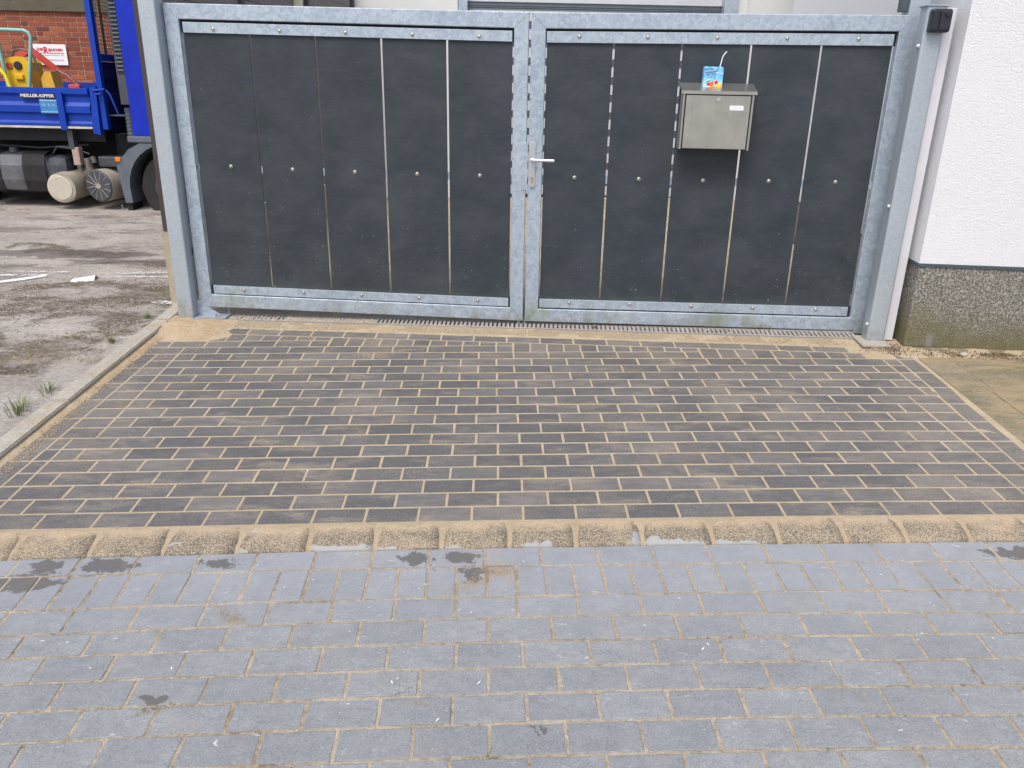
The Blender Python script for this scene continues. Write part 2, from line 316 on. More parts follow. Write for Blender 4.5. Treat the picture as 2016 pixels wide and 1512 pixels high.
def mat_blue(name='blue_paint', a=(0.001, 0.042, 0.37), dirt=0.25):
    k = NT(name); P = k.pos(True); n = k.noise(P, 5, 6, 0.7); g = k.noise(k.map(P, (1, 1, 2)), 24, 5, 0.75)
    c = k.mix(k.rng(n, 0.35, 0.65), tuple(v*0.85 for v in a), tuple(v*1.15 for v in a))
    c = k.mix(k.rng(g, 0.62, 0.72, 0, dirt), c, (0.3, 0.32, 0.36))
    return k.out(c, k.rng(g, 0.3, 0.7, 0.4, 0.55), 0, None, 0.35)
M = dict(sand=mat_sand(), jg=mat_joint_grey(), brick=mat_brick(), paver=mat_paver(), kerb=mat_kerb(),
    edgest=mat_concrete('sandy_edging', (0.27, 0.235, 0.18), (0.38, 0.325, 0.24), 0, grain=0.35, sandy=1.0), edging=mat_concrete('edging_concrete', (0.34, 0.32, 0.27), (0.46, 0.43, 0.37), 0, grain=0.3, sandy=0.12),
    slab=mat_concrete('mossy_concrete', (0.17, 0.155, 0.11), (0.25, 0.23, 0.17), 0.9, grain=0.42, sandy=0.6),
    fore=mat_concrete('forecourt_concrete', (0.33, 0.28, 0.21), (0.43, 0.37, 0.29), 0.5, grain=0.3),
    plinthc=mat_concrete('fence_concrete', (0.36, 0.31, 0.22), (0.46, 0.41, 0.31), 0.3, grain=0.15),
    lintel=mat_concrete('stone_ledge', (0.1, 0.09, 0.07), (0.16, 0.14, 0.11), 0.6),
    asphalt=mat_asphalt(), galv=mat_galv(), post=mat_galv('galvanised_post', (0.36, 0.41, 0.46), (0.47, 0.53, 0.575), True, 2.2), slat=mat_slat(),
    grate=mat_concrete('drain_casting', (0.27, 0.25, 0.235), (0.38, 0.355, 0.335), 0.0, grain=0.25),
    render=mat_render(), plinth=mat_plinth(), steel=mat_steel(), wb=mat_wallbrick(), blue=mat_blue(), cabblue=mat_blue('cab_blue', (0.0, 0.02, 0.42), 0.0),
    mortar=simple('mortar', (0.5, 0.4, 0.31), 0.95), whitepl=simple('white_plastic', (0.62, 0.62, 0.66), 0.45, var=0.05),
    alu=simple('satin_aluminium', (0.6, 0.6, 0.62), 0.35, 0.75, 0.05), bolt=simple('stainless_bolt', (0.5, 0.48, 0.44), 0.3, 0.8, 0.1),
    rubber=simple('black_rubber', (0.016, 0.016, 0.017), 0.75, var=0.3), dark=simple('dark_steel', (0.012, 0.014, 0.018), 0.7, var=0.4),
    keybox=simple('black_plastic', (0.022, 0.022, 0.032), 0.38, var=0.15), dgrey=simple('dark_grey_plastic', (0.055, 0.062, 0.075), 0.5, var=0.15),
    grey=simple('grey_plastic', (0.11, 0.13, 0.16), 0.5, var=0.15), door=simple('door_metal', (0.6, 0.62, 0.65), 0.38, 0.4, 0.06),
    panel=simple('white_panel', (0.66, 0.68, 0.66), 0.5, 0, 0.05, 2), fenceb=simple('fence_board', (0.2, 0.175, 0.175), 0.75, 0, 0.12, 12),
    fencep=simple('fence_post_brown', (0.05, 0.04, 0.036), 0.6), strip=simple('drip_edge', (0.06, 0.085, 0.105), 0.5),
    yellow=simple('yellow_plastic', (0.75, 0.46, 0.02), 0.45, 0, 0.1), teal=simple('teal_tube', (0.25, 0.5, 0.44), 0.4, 0, 0.06),
    red=simple('red_paint', (0.55, 0.07, 0.05), 0.5, 0, 0.15), tank=simple('dusty_alu_tank', (0.14, 0.145, 0.155), 0.45, 0.5, 0.4, 4),
    muff=simple('dusty_silencer', (0.36, 0.33, 0.27), 0.7, 0.1, 0.2, 6), amber=simple('amber_lens', (0.85, 0.22, 0.01), 0.3, 0, 0.05),
    white=simple('white_print', (0.8, 0.8, 0.82), 0.5, 0, 0.02), signred=simple('red_print', (0.55, 0.02, 0.06), 0.5, 0, 0.02), signgrey=simple('grey_print', (0.25, 0.28, 0.38), 0.5, 0, 0.02),
    black=simple('black_print', (0.02, 0.02, 0.022), 0.5, 0, 0.02), brass=simple('brass', (0.5, 0.36, 0.18), 0.4, 0.7, 0.1),
    leaf=simple('grass_blade', (0.17, 0.22, 0.09), 0.6, 0, 0.3, 30), weed=simple('weed_leaf', (0.16, 0.17, 0.06), 0.7, 0, 0.3, 30), petal=simple('white_petal', (0.75, 0.75, 0.72), 0.7),
    stone=simple('pale_stone', (0.42, 0.38, 0.34), 0.85, 0, 0.2, 30), bluedecal=simple('blue_sticker', (0.05, 0.22, 0.5), 0.4, 0, 0.35, 60), paper=simple('white_paper', (0.78, 0.8, 0.84), 0.7, 0, 0.03))
def mat_line():
    k = NT('worn_road_paint'); P = k.pos()
    a = k.rng(k.noise(P, 30, 5, 0.75), 0.46, 0.54, 0, 1); b = k.rng(k.noise(P, 5, 4, 0.6), 0.36, 0.5, 0, 1)
    return k.out((0.72, 0.73, 0.73), 0.8, alpha=k.m2('MULTIPLY', a, b))
M['line'] = mat_line()
def mat_carton():
    k = NT('juice_print'); P = k.pos(True); x, y, z = k.xyz(P)
    # object space: x across 0..1, z up 0..1 (scaled by the builder)
    wv = k.noise(P, 60, 3, 0.6)
    c = k.mix(k.rng(k.m2('ADD', z, k.m2('MULTIPLY', wv, 0.03)), 0.03, 0.075), (0.45, 0.72, 0.86), (0.12, 0.5, 0.8))
    c = k.mix(k.rng(k.noise(P, 34, 2), 0.52, 0.6, 0, 0.6), c, (0.75, 0.88, 0.93))
    return k.out(c, 0.3)
M['carton'] = mat_carton()

# ------------------------------------------------------------------ mesh helpers
def link(name, me, mat=None, parent=None, loc=None):
    o = bpy.data.objects.new(name, me)
    if mat is not None and me is not None and not me.materials: me.materials.append(mat)
    COL.objects.link(o)
    if parent is not None: o.parent = parent
    if loc is not None: o.location = loc
    return o
def mesh(vs, fs, smooth=False):
    me = bpy.data.meshes.new('m'); me.from_pydata([tuple(v) for v in vs], [], fs); me.update()
    if smooth:
        for p in me.polygons: p.use_smooth = True
    return me
class B:
    """collects shapes for one mesh"""
    def __init__(s): s.v = []; s.f = []; s.sm = []; s.r = []
    def add(s, vs, fs, smooth=False, rnd=0.0):
        k = len(s.v); s.v += [tuple(v) for v in vs]
        for f in fs: s.f.append(tuple(i+k for i in f)); s.sm.append(smooth); s.r.append(rnd)
        return s
    def box(s, x0, x1, y0, y1, z0, z1, bev=0.0):
        if bev > 0:
            bm = bmesh.new(); bmesh.ops.create_cube(bm, size=1)
            for v in bm.verts: v.co = ((x0+x1)/2+v.co.x*(x1-x0), (y0+y1)/2+v.co.y*(y1-y0), (z0+z1)/2+v.co.z*(z1-z0))
            bmesh.ops.bevel(bm, geom=bm.edges[:], offset=bev, segments=2, affect='EDGES', profile=0.6)
            bm.verts.index_update()
            s.add([v.co for v in bm.verts], [[v.index for v in f.verts] for f in bm.faces]); bm.free(); return s
        return s.add([(x0,y0,z0),(x1,y0,z0),(x1,y1,z0),(x0,y1,z0),(x0,y0,z1),(x1,y0,z1),(x1,y1,z1),(x0,y1,z1)],
                     [(0,3,2,1),(4,5,6,7),(0,1,5,4),(1,2,6,5),(2,3,7,6),(3,0,4,7)])
    def hexa(s, p):
        return s.add(p, [(0,3,2,1),(4,5,6,7),(0,1,5,4),(1,2,6,5),(2,3,7,6),(3,0,4,7)])
    def cyl(s, a, b, r, r2=None, n=16, caps=True):
        a = Vector(a); b = Vector(b); r2 = r if r2 is None else r2
        d = (b-a).normalized(); u = d.orthogonal().normalized(); w = d.cross(u)
        vs = [a+(u*math.cos(t)+w*math.sin(t))*r for t in [2*math.pi*i/n for i in range(n)]] + [b+(u*math.cos(t)+w*math.sin(t))*r2 for t in [2*math.pi*i/n for i in range(n)]]
        s.add(vs, [(i, (i+1) % n, n+(i+1) % n, n+i) for i in range(n)], True)
        if caps:
            s.add(vs[:n], [tuple(range(n))[::-1]]); s.add(vs[n:], [tuple(range(n))])
        return s
    def tube(s, pts, r, n=10):
        pts = [Vector(p) for p in pts]; rings = []
        u = None
        for i, p in enumerate(pts):
            d = (pts[min(i+1, len(pts)-1)]-pts[max(i-1, 0)]).normalized()
            u = d.orthogonal().normalized() if u is None else (u-d*u.dot(d)).normalized()
            w = d.cross(u)
            rings += [p+(u*math.cos(2*math.pi*j/n)+w*math.sin(2*math.pi*j/n))*r for j in range(n)]
        fs = [(i*n+j, i*n+(j+1) % n, (i+1)*n+(j+1) % n, (i+1)*n+j) for i in range(len(pts)-1) for j in range(n)]
        s.add(rings, fs, True); m = len(pts)-1
        s.add([rings[j] for j in range(n)], [tuple(range(n))[::-1]]); s.add([rings[m*n+j] for j in range(n)], [tuple(range(n))]); return s
    def dome(s, c, d, r, h, n=12, k=4):
        c = Vector(c); d = Vector(d).normalized(); u = d.orthogonal().normalized(); w = d.cross(u); vs = []; fs = []
        for i in range(k):
            t = i/k*math.pi/2
            vs += [c+d*h*math.sin(t)+(u*math.cos(2*math.pi*j/n)+w*math.sin(2*math.pi*j/n))*r*math.cos(t) for j in range(n)]
        vs.append(c+d*h)
        for i in range(k-1): fs += [(i*n+j, i*n+(j+1) % n, (i+1)*n+(j+1) % n, (i+1)*n+j) for j in range(n)]
        fs += [((k-1)*n+j, (k-1)*n+(j+1) % n, k*n) for j in range(n)]
        return s.add(vs, fs, True)
    def poly(s, pts, d):
        """extrude polygon pts along vector d"""
        pts = [Vector(p) for p in pts]; d = Vector(d); n = len(pts)
        return s.add(pts+[p+d for p in pts], [tuple(range(n))[::-1], tuple(range(n, 2*n))]+[(i, (i+1) % n, n+(i+1) % n, n+i) for i in range(n)])
    def me(s):
        m = bpy.data.meshes.new('m'); m.from_pydata(s.v, [], s.f)
        m.polygons.foreach_set('use_smooth', s.sm)
        if any(s.r):
            a = m.attributes.new('rnd', 'FLOAT', 'FACE'); a.data.foreach_set('value', s.r)
        bm = bmesh.new(); bm.from_mesh(m); bmesh.ops.recalc_face_normals(bm, faces=bm.faces); bm.to_mesh(m); bm.free()
        return m
    def obj(s, name, mat, parent=None, loc=None): return link(name, s.me(), mat, parent, loc)
def thing(name, label, cat, loc=(0, 0, 0), rot=(0, 0, 0), group=None):
    o = bpy.data.objects.new(name, None); COL.objects.link(o); o.location = loc; o.rotation_euler = rot
    o.empty_display_size = 0.1
    return tag(o, label, cat, group)
def tag(o, label, cat, group=None, kind=None):
    if label: o['label'] = label
    if cat: o['category'] = cat
    if group: o['group'] = group
    if kind: o['kind'] = kind
    return o
def struct(o, kind='structure'): o['kind'] = kind; return o
def text_mesh(txt, size, ext=0.0005, bold=0.0, xs=1.0):
    cu = bpy.data.curves.new('t', 'FONT'); cu.body = txt; cu.size = size; cu.extrude = ext; cu.offset = bold; cu.resolution_u = 2
    o = bpy.data.objects.new('t', cu); COL.objects.link(o)
    dg = bpy.context.evaluated_depsgraph_get()
    me = bpy.data.meshes.new_from_object(o.evaluated_get(dg)); bpy.data.objects.remove(o)
    xsv = [v.co.x for v in me.vertices] or [0]; x0, x1 = min(xsv), max(xsv)
    for v in me.vertices: v.co = Vector((v.co.x*xs, -v.co.z, v.co.y))     # standing, facing -Y
    return me, (x1-x0)*xs

# ------------------------------------------------------------------ paving pieces
def inset(poly, d):
    """inset a convex ccw polygon by d"""
    n = len(poly); out = []
    for i in range(n):
        p0, p1, p2 = Vector(poly[i-1]), Vector(poly[i]), Vector(poly[(i+1) % n])
        a = (p1-p0).normalized(); b = (p2-p1).normalized()
        na = Vector((-a.y, a.x)); nb = Vector((-b.y, b.x))
        q = (na+nb); den = 1+na.dot(nb)
        out.append(tuple(p1+q*(d/max(den, 0.3))))
    return out
def piece_geo(poly, dep=0.05, bev=0.0028):
    """poly: local 2-D ccw; returns verts, faces of a bevelled paving piece with its top at z=0"""
    n = len(poly); ins = inset(poly, bev); ins2 = inset(poly, bev*0.3)
    vs = [(x, y, -dep) for x, y in poly]+[(x, y, -bev) for x, y in poly]+[(x, y, -bev*0.28) for x, y in ins2]+[(x, y, 0) for x, y in ins]
    fs = []
    for r in range(3): fs += [(r*n+i, r*n+(i+1) % n, (r+1)*n+(i+1) % n, (r+1)*n+i) for i in range(n)]
    fs.append(tuple(range(3*n, 4*n)))
    return vs, fs
def roughen(vs, n, a):
    return [(x+random.uniform(-a, a), y+random.uniform(-a, a), z) for x, y, z in vs]
class Paving:
    def __init__(s, parent, mat, name, zoff, maxn=298, bev=0.0028):
        s.p = []; s.parent = parent; s.mat = mat; s.name = name; s.z = zoff; s.maxn = maxn; s.bev = bev
    def add(s, quad, gap, dz=None, tilt=None):
        """quad: world xy corners ccw"""
        poly = inset(quad, gap/2)
        cx = sum(p[0] for p in poly)/len(poly); cy = sum(p[1] for p in poly)/len(poly)
        s.p.append((cx, cy, [(x-cx, y-cy) for x, y in poly], random.uniform(-0.0005, 0.0007) if dz is None else dz,
                    random.uniform(-0.002, 0.002), random.uniform(-0.004, 0.004)))
    def build(s, inview):
        def key(q):
            cx, cy = q[0], q[1]; return (0 if inview(cx, cy) else 1, math.hypot(cx, cy))
        s.p.sort(key=key)
        cache = {}
        rest = B()
        for i, (cx, cy, poly, dz, tx, ty) in enumerate(s.p):
            z = gzc(cx, cy)+s.z+dz
            if i < s.maxn:
                d = Vector(poly[1])-Vector(poly[0]); h = Vector(poly[3])-Vector(poly[0]) if len(poly) == 4 else Vector((0, 0))
                L, Hh = round(d.length, 3), round(h.length, 3)
                vs, fs = piece_geo(poly, 0.05, s.bev)
                # shear the piece onto the slope of the ground
                vs = [(x, y, zz+SX*x+SY*y+tx*x*0.6+ty*y) for x, y, zz in roughen(vs, len(poly), 0.0007 if s.name == 'brick' else 0.0015)]
                ang = round(math.atan2(d.y, d.x), 2)
                kk = (L, Hh, ang, len(poly), random.randrange(3))
                if L > 0.19 and abs(Hh-0.098) < 0.006 and kk in cache: me = cache[kk]
                else:
                    me = mesh(vs, fs); me.materials.append(s.mat)
                    if L > 0.19: cache[kk] = me
                link(s.name, me, None, s.parent, (cx, cy, z))
            else:
                vs, fs = piece_geo(poly, 0.05, s.bev)
                rest.add([(cx+x, cy+y, z+zz+SX*x+SY*y) for x, y, zz in vs], fs, False, random.random()*0.999+0.0005)
        if rest.v:
            o = rest.obj(s.name+'_field', s.mat, s.parent); o['kind'] = 'stuff'
def inview(cx, cy):
    v = Vector((cx, cy, gzc(cx, cy)-CAMZ)); d = v.dot(fw)
    return d > 0.1 and abs(v.dot(rt)/d) < 0.70 and abs(v.dot(up)/d) < 0.53

def vnoise(x, y, s=1.0):
    from mathutils import noise as nz
    return nz.noise(Vector((x*s, y*s, 0.3)))
def height_sheet(name, x0, x1, y0, y1, nx, ny, zf, mat):
    vs = []; 
    for j in range(ny+1):
        for i in range(nx+1):
            x = x0+(x1-x0)*i/nx; y = y0+(y1-y0)*j/ny; vs.append((x, y, zf(x, y)))
    fs = [(j*(nx+1)+i, j*(nx+1)+i+1, (j+1)*(nx+1)+i+1, (j+1)*(nx+1)+i) for j in range(ny) for i in range(nx)]
    return struct(link(name, mesh(vs, fs, True), mat))

# ---- far ground, forecourt behind the gate, yard on the left, road behind the camera
height_sheet('ground', -60, 60, -40, 60, 60, 50, lambda x, y: gzc(x, y)-0.12-0.0*x, M['asphalt'])
height_sheet('forecourt', -2.35, 2.6, 5.16, 9.7, 40, 40, lambda x, y: gzc(x, y)+0.004*vnoise(x, y, 2), M['fore'])
def yz(x, y): return yardz(x, y)+0.008*vnoise(x, y, 1.3)+0.003*vnoise(x, y, 7)
height_sheet('yard', -26, -2.36, 2.2, 16, 190, 150, yz, M['asphalt'])

def dry(x): return 4.968-0.0765*(x-0.03)       # front edge of the drain
# ---- the drive: sand sheet carrying the dark clinkers
KT = lambda x: -0.0037*min(x*x, 5.29)+0.0404*x+2.7053      # upper edge of the rounded kerb
LN = [(-.0052, .0421, 2.5669), (-.0054, .0381, 2.4503), (-.0076, .0445, 2.2811), (-.0123, .0466, 2.1723), (-.0087, .0464, 2.0578), (-.0079, .0455, 1.947), (-.0100, .0464, 1.8408), (-.0110, .0466, 1.7321), (-.0100, .0466, 1.6195)]
for i in range(12): LN.append((-.01, .0466, 1.6195-0.1095*(i+1)))
def lny(i, x): a, b, c = LN[i]; xx = max(-2.3, min(2.3, x)); return a*xx*xx+b*x+c
DZ = -0.026
def sandh(x, y):
    t = 0.5+0.5*vnoise(x, y, 9); u = vnoise(x, y, 40); w = 0.5+0.5*vnoise(x+9, y, 3)
    h = -0.0009+0.0003*u
    lx = -2.262+0.03*(y-4)*0.6
    if x < lx+0.03: h = max(h, min(1, (lx+0.03-x)/0.05)*(0.002+0.007*t)+0.001*u)           # beside the edging
    def blob(cx, cy, rx, ry, a):
        d = math.sqrt(((x-cx)/rx)**2+((y-cy)/ry)**2); return a*max(0, 1-d)**0.8 if d < 1 else 0
    h += blob(-2.13, 4.98, 0.30, 0.26, 0.034)*(0.35+1.3*t+0.25*u) + blob(-2.0, 4.80, 0.2, 0.12, 0.012)*(0.4+t)
    ytop = 4.80-0.073*(x-0.1)
    if y > ytop+0.0: h = max(h, -0.0045+0.016*w*t+0.0015*u)
    if x > 2.28+0.02*(y-4): h = max(h, -0.003+0.004*t)
    if y > dry(x)-0.012: h = -0.10
    dk = y-KT(x)
    if dk < 0.004: h = 0.0003+0.0012*(0.5+0.5*vnoise(x, y, 22))-0.2*max(0, -dk-0.010-0.022*vnoise(x, 1, 9)-0.012*vnoise(x, 2, 31))
    return gz(x, y)+h
def warped_sheet(name, x0, x1, y0f, y1f, nx, ny, zf, mat):
    vs = []
    for j in range(ny+1):
        for i in range(nx+1):
            x = x0+(x1-x0)*i/nx; a, b = y0f(x), y1f(x); y = a+(b-a)*j/ny; vs.append((x, y, zf(x, y)))
    fs = [(j*(nx+1)+i, j*(nx+1)+i+1, (j+1)*(nx+1)+i+1, (j+1)*(nx+1)+i) for j in range(ny) for i in range(nx)]
    return struct(link(name, mesh(vs, fs, True), mat))
drive = warped_sheet('driveway', -2.30, 2.418, lambda x: KT(x)-0.03, lambda x: dry(x)+0.12, 318, 180, sandh, M['sand'])
pv = Paving(drive, M['brick'], 'brick', 0.0)
J = 0.0092
def quad_cn(c0, c1, n0, n1): return [WP(c0, n1), WP(c1, n1), WP(c1, n0), WP(c0, n0)]
# row 1, laid along the gate instead of along the courses
def r1t(x): return 4.797-0.0745*x+0.001
def r1b(x): return 4.694-0.0705*x
def clipn(x, y):                       # row coordinate of a world point
    c, n = 10.0, 3.0
    for _ in range(12):
        a = WP(c, n); e = 1e-3; b = WP(c+e, n); d = WP(c, n+e)
        J11, J12, J21, J22 = (b[0]-a[0])/e, (d[0]-a[0])/e, (b[1]-a[1])/e, (d[1]-a[1])/e
        det = J11*J22-J12*J21; fx, fy = x-a[0], y-a[1]
        c += (fx*J22-J12*fy)/det; n += (J11*fy-J21*fx)/det
    return c, n
x = -1.925
while x < 2.0:
    a, b = x, x+0.2095
    pv.add([(a, r1b(a)), (b, r1b(b)), (b, r1t(b)), (a, r1t(a))], J); x = b
# wedge course between row 1 and the lattice
segs = [(0.45, 4.05, 1), (4.05, 9.5, 2), (9.5, 14.95, 3), (14.95, 19.6, 4)]
for (c0, c1, nb) in segs:
    k = max(1, round((c1-c0)/0.5)); st = (c1-c0)/k
    for i in range(k):
        a, b = c0+i*st, c0+(i+1)*st
        p0 = WP(a, nb); p1 = WP(b, nb)
        pv.add([p0, p1, (p1[0]+0.002, r1b(p1[0])), (p0[0]+0.002, r1b(p0[0]))], J)
# running bond
starts = {2: 0.0, 3: 0.0, 4: 0.0}
for n in range(2, 21):
    lo = 0.0 if n <= 13 else -0.5
    hi = 20.0 if n <= 9 else 19.5
    if n == 2: lo, hi = 0.0, 4.05
    if n == 3: lo, hi = 0.0, 9.5
    if n == 4: lo, hi = 0.0, 14.95
    if n <= 3: lo = -1.0
    if n == 20: lo, hi = -1.6, 21.0
    ph = 0.0 if n % 2 == 1 else 0.5
    c = math.floor(lo-ph)+ph
    js = [lo]
    while c < hi:
        if lo+0.15 < c < hi-0.15: js.append(c)
        c += 1
    js.append(hi)
    js = [q+(random.uniform(-0.012, 0.012) if 0 < i < len(js)-1 else 0) for i, q in enumerate(js)]
    for a, b in zip(js, js[1:]): pv.add(quad_cn(a, b, n-1, n), J)
    # cut header pieces left and right, tapering towards the edge stones
    if 4 <= n <= 19:
        def wl(m): return (0.50+0.024*m) if n <= 13 else (0.0+0.024*m)
        def wr(m): return (0.50-0.02*m) if n <= 9 else (0.92-0.02*m)
        pv.add([WP(lo-wl(n), n), WP(lo, n), WP(lo, n-1), WP(lo-wl(n-1), n-1)], J)
        pv.add([WP(hi, n), WP(hi+wr(n), n), WP(hi+wr(n-1), n-1), WP(hi, n-1)], J)
for n in range(3, 19, 2):               # edge stones, two courses long
    f = lambda m: -0.50-0.024*m
    pv.add([WP(f(n+2)-0.5, n+2), WP(f(n+2), n+2), WP(f(n), n), WP(f(n)-0.42-0.006*n, n)], J)
    g = lambda m: 20.50-0.02*m+(0.0 if m < 9.5 else -0.08)
    m = n-1
    pv.add([WP(g(m+2), m+2), WP(g(m+2)+0.5, m+2), WP(g(m)+0.5, m), WP(g(m), m)], J)
pv.build(inview)

# sand-dusted edging stones between clinkers and drain
def gate_y_unused(s, off=0): return 4.94+math.tan(-0.0556)*s-off
eo = struct(link('drain_edging', mesh([(-2.0, 5.03, -0.06), (2.1, 4.72, -0.06), (2.1, 4.75, -0.06), (-2.0, 5.06, -0.06)], [(0, 1, 2, 3)]), M['sand']))
x = -1.86
while x < 2.02:
    L = 0.325 if x < 1.7 else 0.32
    a, b = x, min(x+L, 2.12)
    top = lambda q: dry(q)-0.013
    bot = lambda q: r1t(q)+0.022
    poly = inset([(a, bot(a)), (b, bot(b)), (b, top(b)), (a, top(a))], 0.004)
    cx = sum(p[0] for p in poly)/4; cy = sum(p[1] for p in poly)/4
    vs, fs = piece_geo([(px-cx, py-cy) for px, py in poly], 0.05, 0.005)
    link('edging_stone', mesh([(q[0], q[1], q[2]+SX*q[0]+SY*q[1]) for q in vs], fs), M['edgest'], eo, (cx, cy, gz(cx, cy)+0.001+random.uniform(-0.001, 0.001)))
    x = b

# ---- rounded kerb stones
kx = [-2.86, -2.605, -2.35, -2.095, -1.845, -1.56, -1.292, -1.02, -0.755, -0.507, -0.256, 0.003, 0.256, 0.514, 0.784, 1.04, 1.297, 1.535, 1.783, 2.04, 2.295, 2.55, 2.805, 3.06, 3.315, 3.57, 3.825, 4.08]
def kbed(x, y):
    d = (KT(x)-0.006-y)/max(0.02, KT(x)-lny(0, x)-0.012)*0.15
    return float(np.interp(d, [-.02, .03, .05, .085, .115, .14, .15, .2], [-.0012, -.0018, -.0055, -.0102, -.0164, -.0232, -.033, -.05]))+0.001*vnoise(x, y, 30)
kerb = height_sheet('kerb', -3.2, 4.1, 2.2, 2.86, 180, 66, lambda x, y: gzc(x, y)+kbed(x, y), M['sand'])
prof = [(0.0, 0.0), (0.018, -0.0005), (0.05, -0.003), (0.085, -0.0075), (0.115, -0.0135), (0.14, -0.0195), (0.147, -0.0235), (0.15, -0.028), (0.15, -0.07)]
for a, b in zip(kx, kx[1:]):
    bb = B(); g = 0.0095; NS = 7
    vs = []
    for i in range(NS):
        e = i/(NS-1); xx = a+g+(b-a-2*g)*e
        flare = 0.010*(1 if i == 0 else -1 if i == NS-1 else 0)
        for j, (d, z) in enumerate(prof):
            w = (KT(xx)-lny(0, xx)-0.012)/0.15
            end = 0.0014 if i in (0, NS-1) else 0.0
            px = xx+flare*(1-min(1, d/0.09))+(0.0045*vnoise(a*7+i, d*60+i*3, 1) if i in (0, NS-1) else 0)
            yy = KT(xx)-0.012-d*w
            vs.append((px, yy, gzc(px, yy)+z-end+0.0006*vnoise(px, yy, 25)))
    n = len(prof)
    fs = [(i*n+j, i*n+j+1, (i+1)*n+j+1, (i+1)*n+j) for i in range(NS-1) for j in range(n-1)]
    vs2 = [(v[0], v[1], v[2]-0.06) for v in vs[:n]]+[(v[0], v[1], v[2]-0.06) for v in vs[-n:]]
    k0 = len(vs); vs += vs2
    fs += [(j, k0+j, k0+j+1, j+1) for j in range(n-1)]
    e0 = (NS-1)*n
    fs += [(e0+j, e0+j+1, k0+n+j+1, k0+n+j) for j in range(n-1)]
    cx = (a+b)/2; cy = KT(cx)-0.08; cz = gzc(cx, cy)
    bb.add([(v[0]-cx, v[1]-cy, v[2]-cz) for v in vs], fs, True)
    bb.obj('kerb_stone', M['kerb'], kerb, (cx, cy, cz))

# ---- grey footpath pavers
path = height_sheet('footpath', -4.0, 4.1, 0.9, 2.66, 620, 150, lambda x, y: gzc(x, y)+DZ-0.0024+0.0018*vnoise(x, y, 45)+0.001*vnoise(x, y, 6)-(0.004 if y > lny(0, x)-0.005 else 0), M['jg'])
height_sheet('path_edge', -30, 30, -12, 0.92, 60, 14, lambda x, y: gzc(x, y)+DZ-0.02, M['asphalt'])
gp = Paving(path, M['paver'], 'paver', DZ, bev=0.0038)
def xj(i, x, y0i, y1i):  # joint direction: across the course
    return x
def gcourse(i, joints, gap=0.0085):
    ym = lambda x: (lny(i, x)+lny(i+1, x))/2
    for a, b in zip(joints, joints[1:]):
        j1 = random.uniform(-0.0012, 0.0012)
        def P(xm, k):
            yy = lny(k, xm); t = -0.046*(yy-ym(xm))+j1
            return (xm+t, yy)
        gp.add([P(a, i+1), P(b, i+1), P(b, i), P(a, i)], gap+random.uniform(-0.001, 0.0015), random.uniform(-0.0013, 0.0013))
def ext(js, p):
    js = list(js)
    while js[0] > -3.9: js.insert(0, js[0]-p)
    while js[-1] < 3.9: js.append(js[-1]+p)
    return js
gcourse(0, ext([-1.795, -1.575, -1.366, -1.143, -.931, -.715, -.504, -.296, -.088, .121, .332, .543, .752, .968, 1.183, 1.387, 1.606, 1.827], .21))
sj = [-.498, -.393, -.286, -.182, -.075, .032, .135, .238, .343]
while sj[0] > -3.9: sj.insert(0, sj[0]-0.106+random.uniform(-.001, .001))
while sj[-1] < 3.9: sj.append(sj[-1]+0.1045+random.uniform(-.001, .001))
gcourse(1, sj)
gcourse(2, ext([-1.663, -1.448, -1.236, -1.018, -.803, -.59, -.381, -.174, .035, .243, .456, .663, .869, 1.077, 1.287, 1.5, 1.707], .21))
gcourse(3, ext([-1.542, -1.328, -1.118, -.904, -.692, -.477, -.267, -.06, .149, .355, .56, .773, .978, 1.187, 1.398, 1.606], .21))
base = {4: .052, 5: -.049, 6: .06, 7: -.039, 8: .067}
for i in range(4, 20):
    b0 = base.get(i, (-.035 if i % 2 else .065))
    js = ext([b0-.21*3, b0-.21*2, b0-.21, b0, b0+.2095, b0+.419], .2105)
    gcourse(i, [q+random.uniform(-.0025, .0025) for q in js])
gp.build(inview)

# ---- concrete slabs right of the drive, below the white building
slabs = warped_sheet('pavement', 2.36, 6.5, lambda x: KT(x)-0.02, lambda x: 4.8, 120, 70, lambda x, y: gz(x, y)+(-0.006 if y < 4.48 else -0.006+0.012*(0.5+0.5*vnoise(x, y, 12)))+0.002*vnoise(x, y, 20)-(0.006 if y < KT(x) else 0), M['sand'])
sy = [4.72, 4.41, 3.985, 3.55, 3.12, 2.835]
for i in range(len(sy)-1):
    xr = 2.395-0.02*(4.2-(sy[i]+sy[i+1])/2)*-1
    xe = [2.425 if sy[i] > 4.2 else 2.417, 2.60, 3.05, 3.5, 3.95, 4.4, 4.85]
    if i % 2: xe[1] = 2.62
    for a, b in zip(xe, xe[1:]):
        y1, y0 = sy[i], sy[i+1]
        poly = inset([(a, y0-0.045*(a-2.4)*0), (b, y0), (b, y1), (a, y1)], 0.003)
        cx = sum(p[0] for p in poly)/4; cy = sum(p[1] for p in poly)/4
        vs, fs = piece_geo([(px-cx, py-cy) for px, py in poly], 0.04, 0.003)
        link('slab', mesh([(q[0], q[1], q[2]+SX*q[0]+SY*q[1]) for q in vs], fs), M['slab'], slabs, (cx, cy, gz(cx, cy)-0.001+random.uniform(-.0015, .0015)))

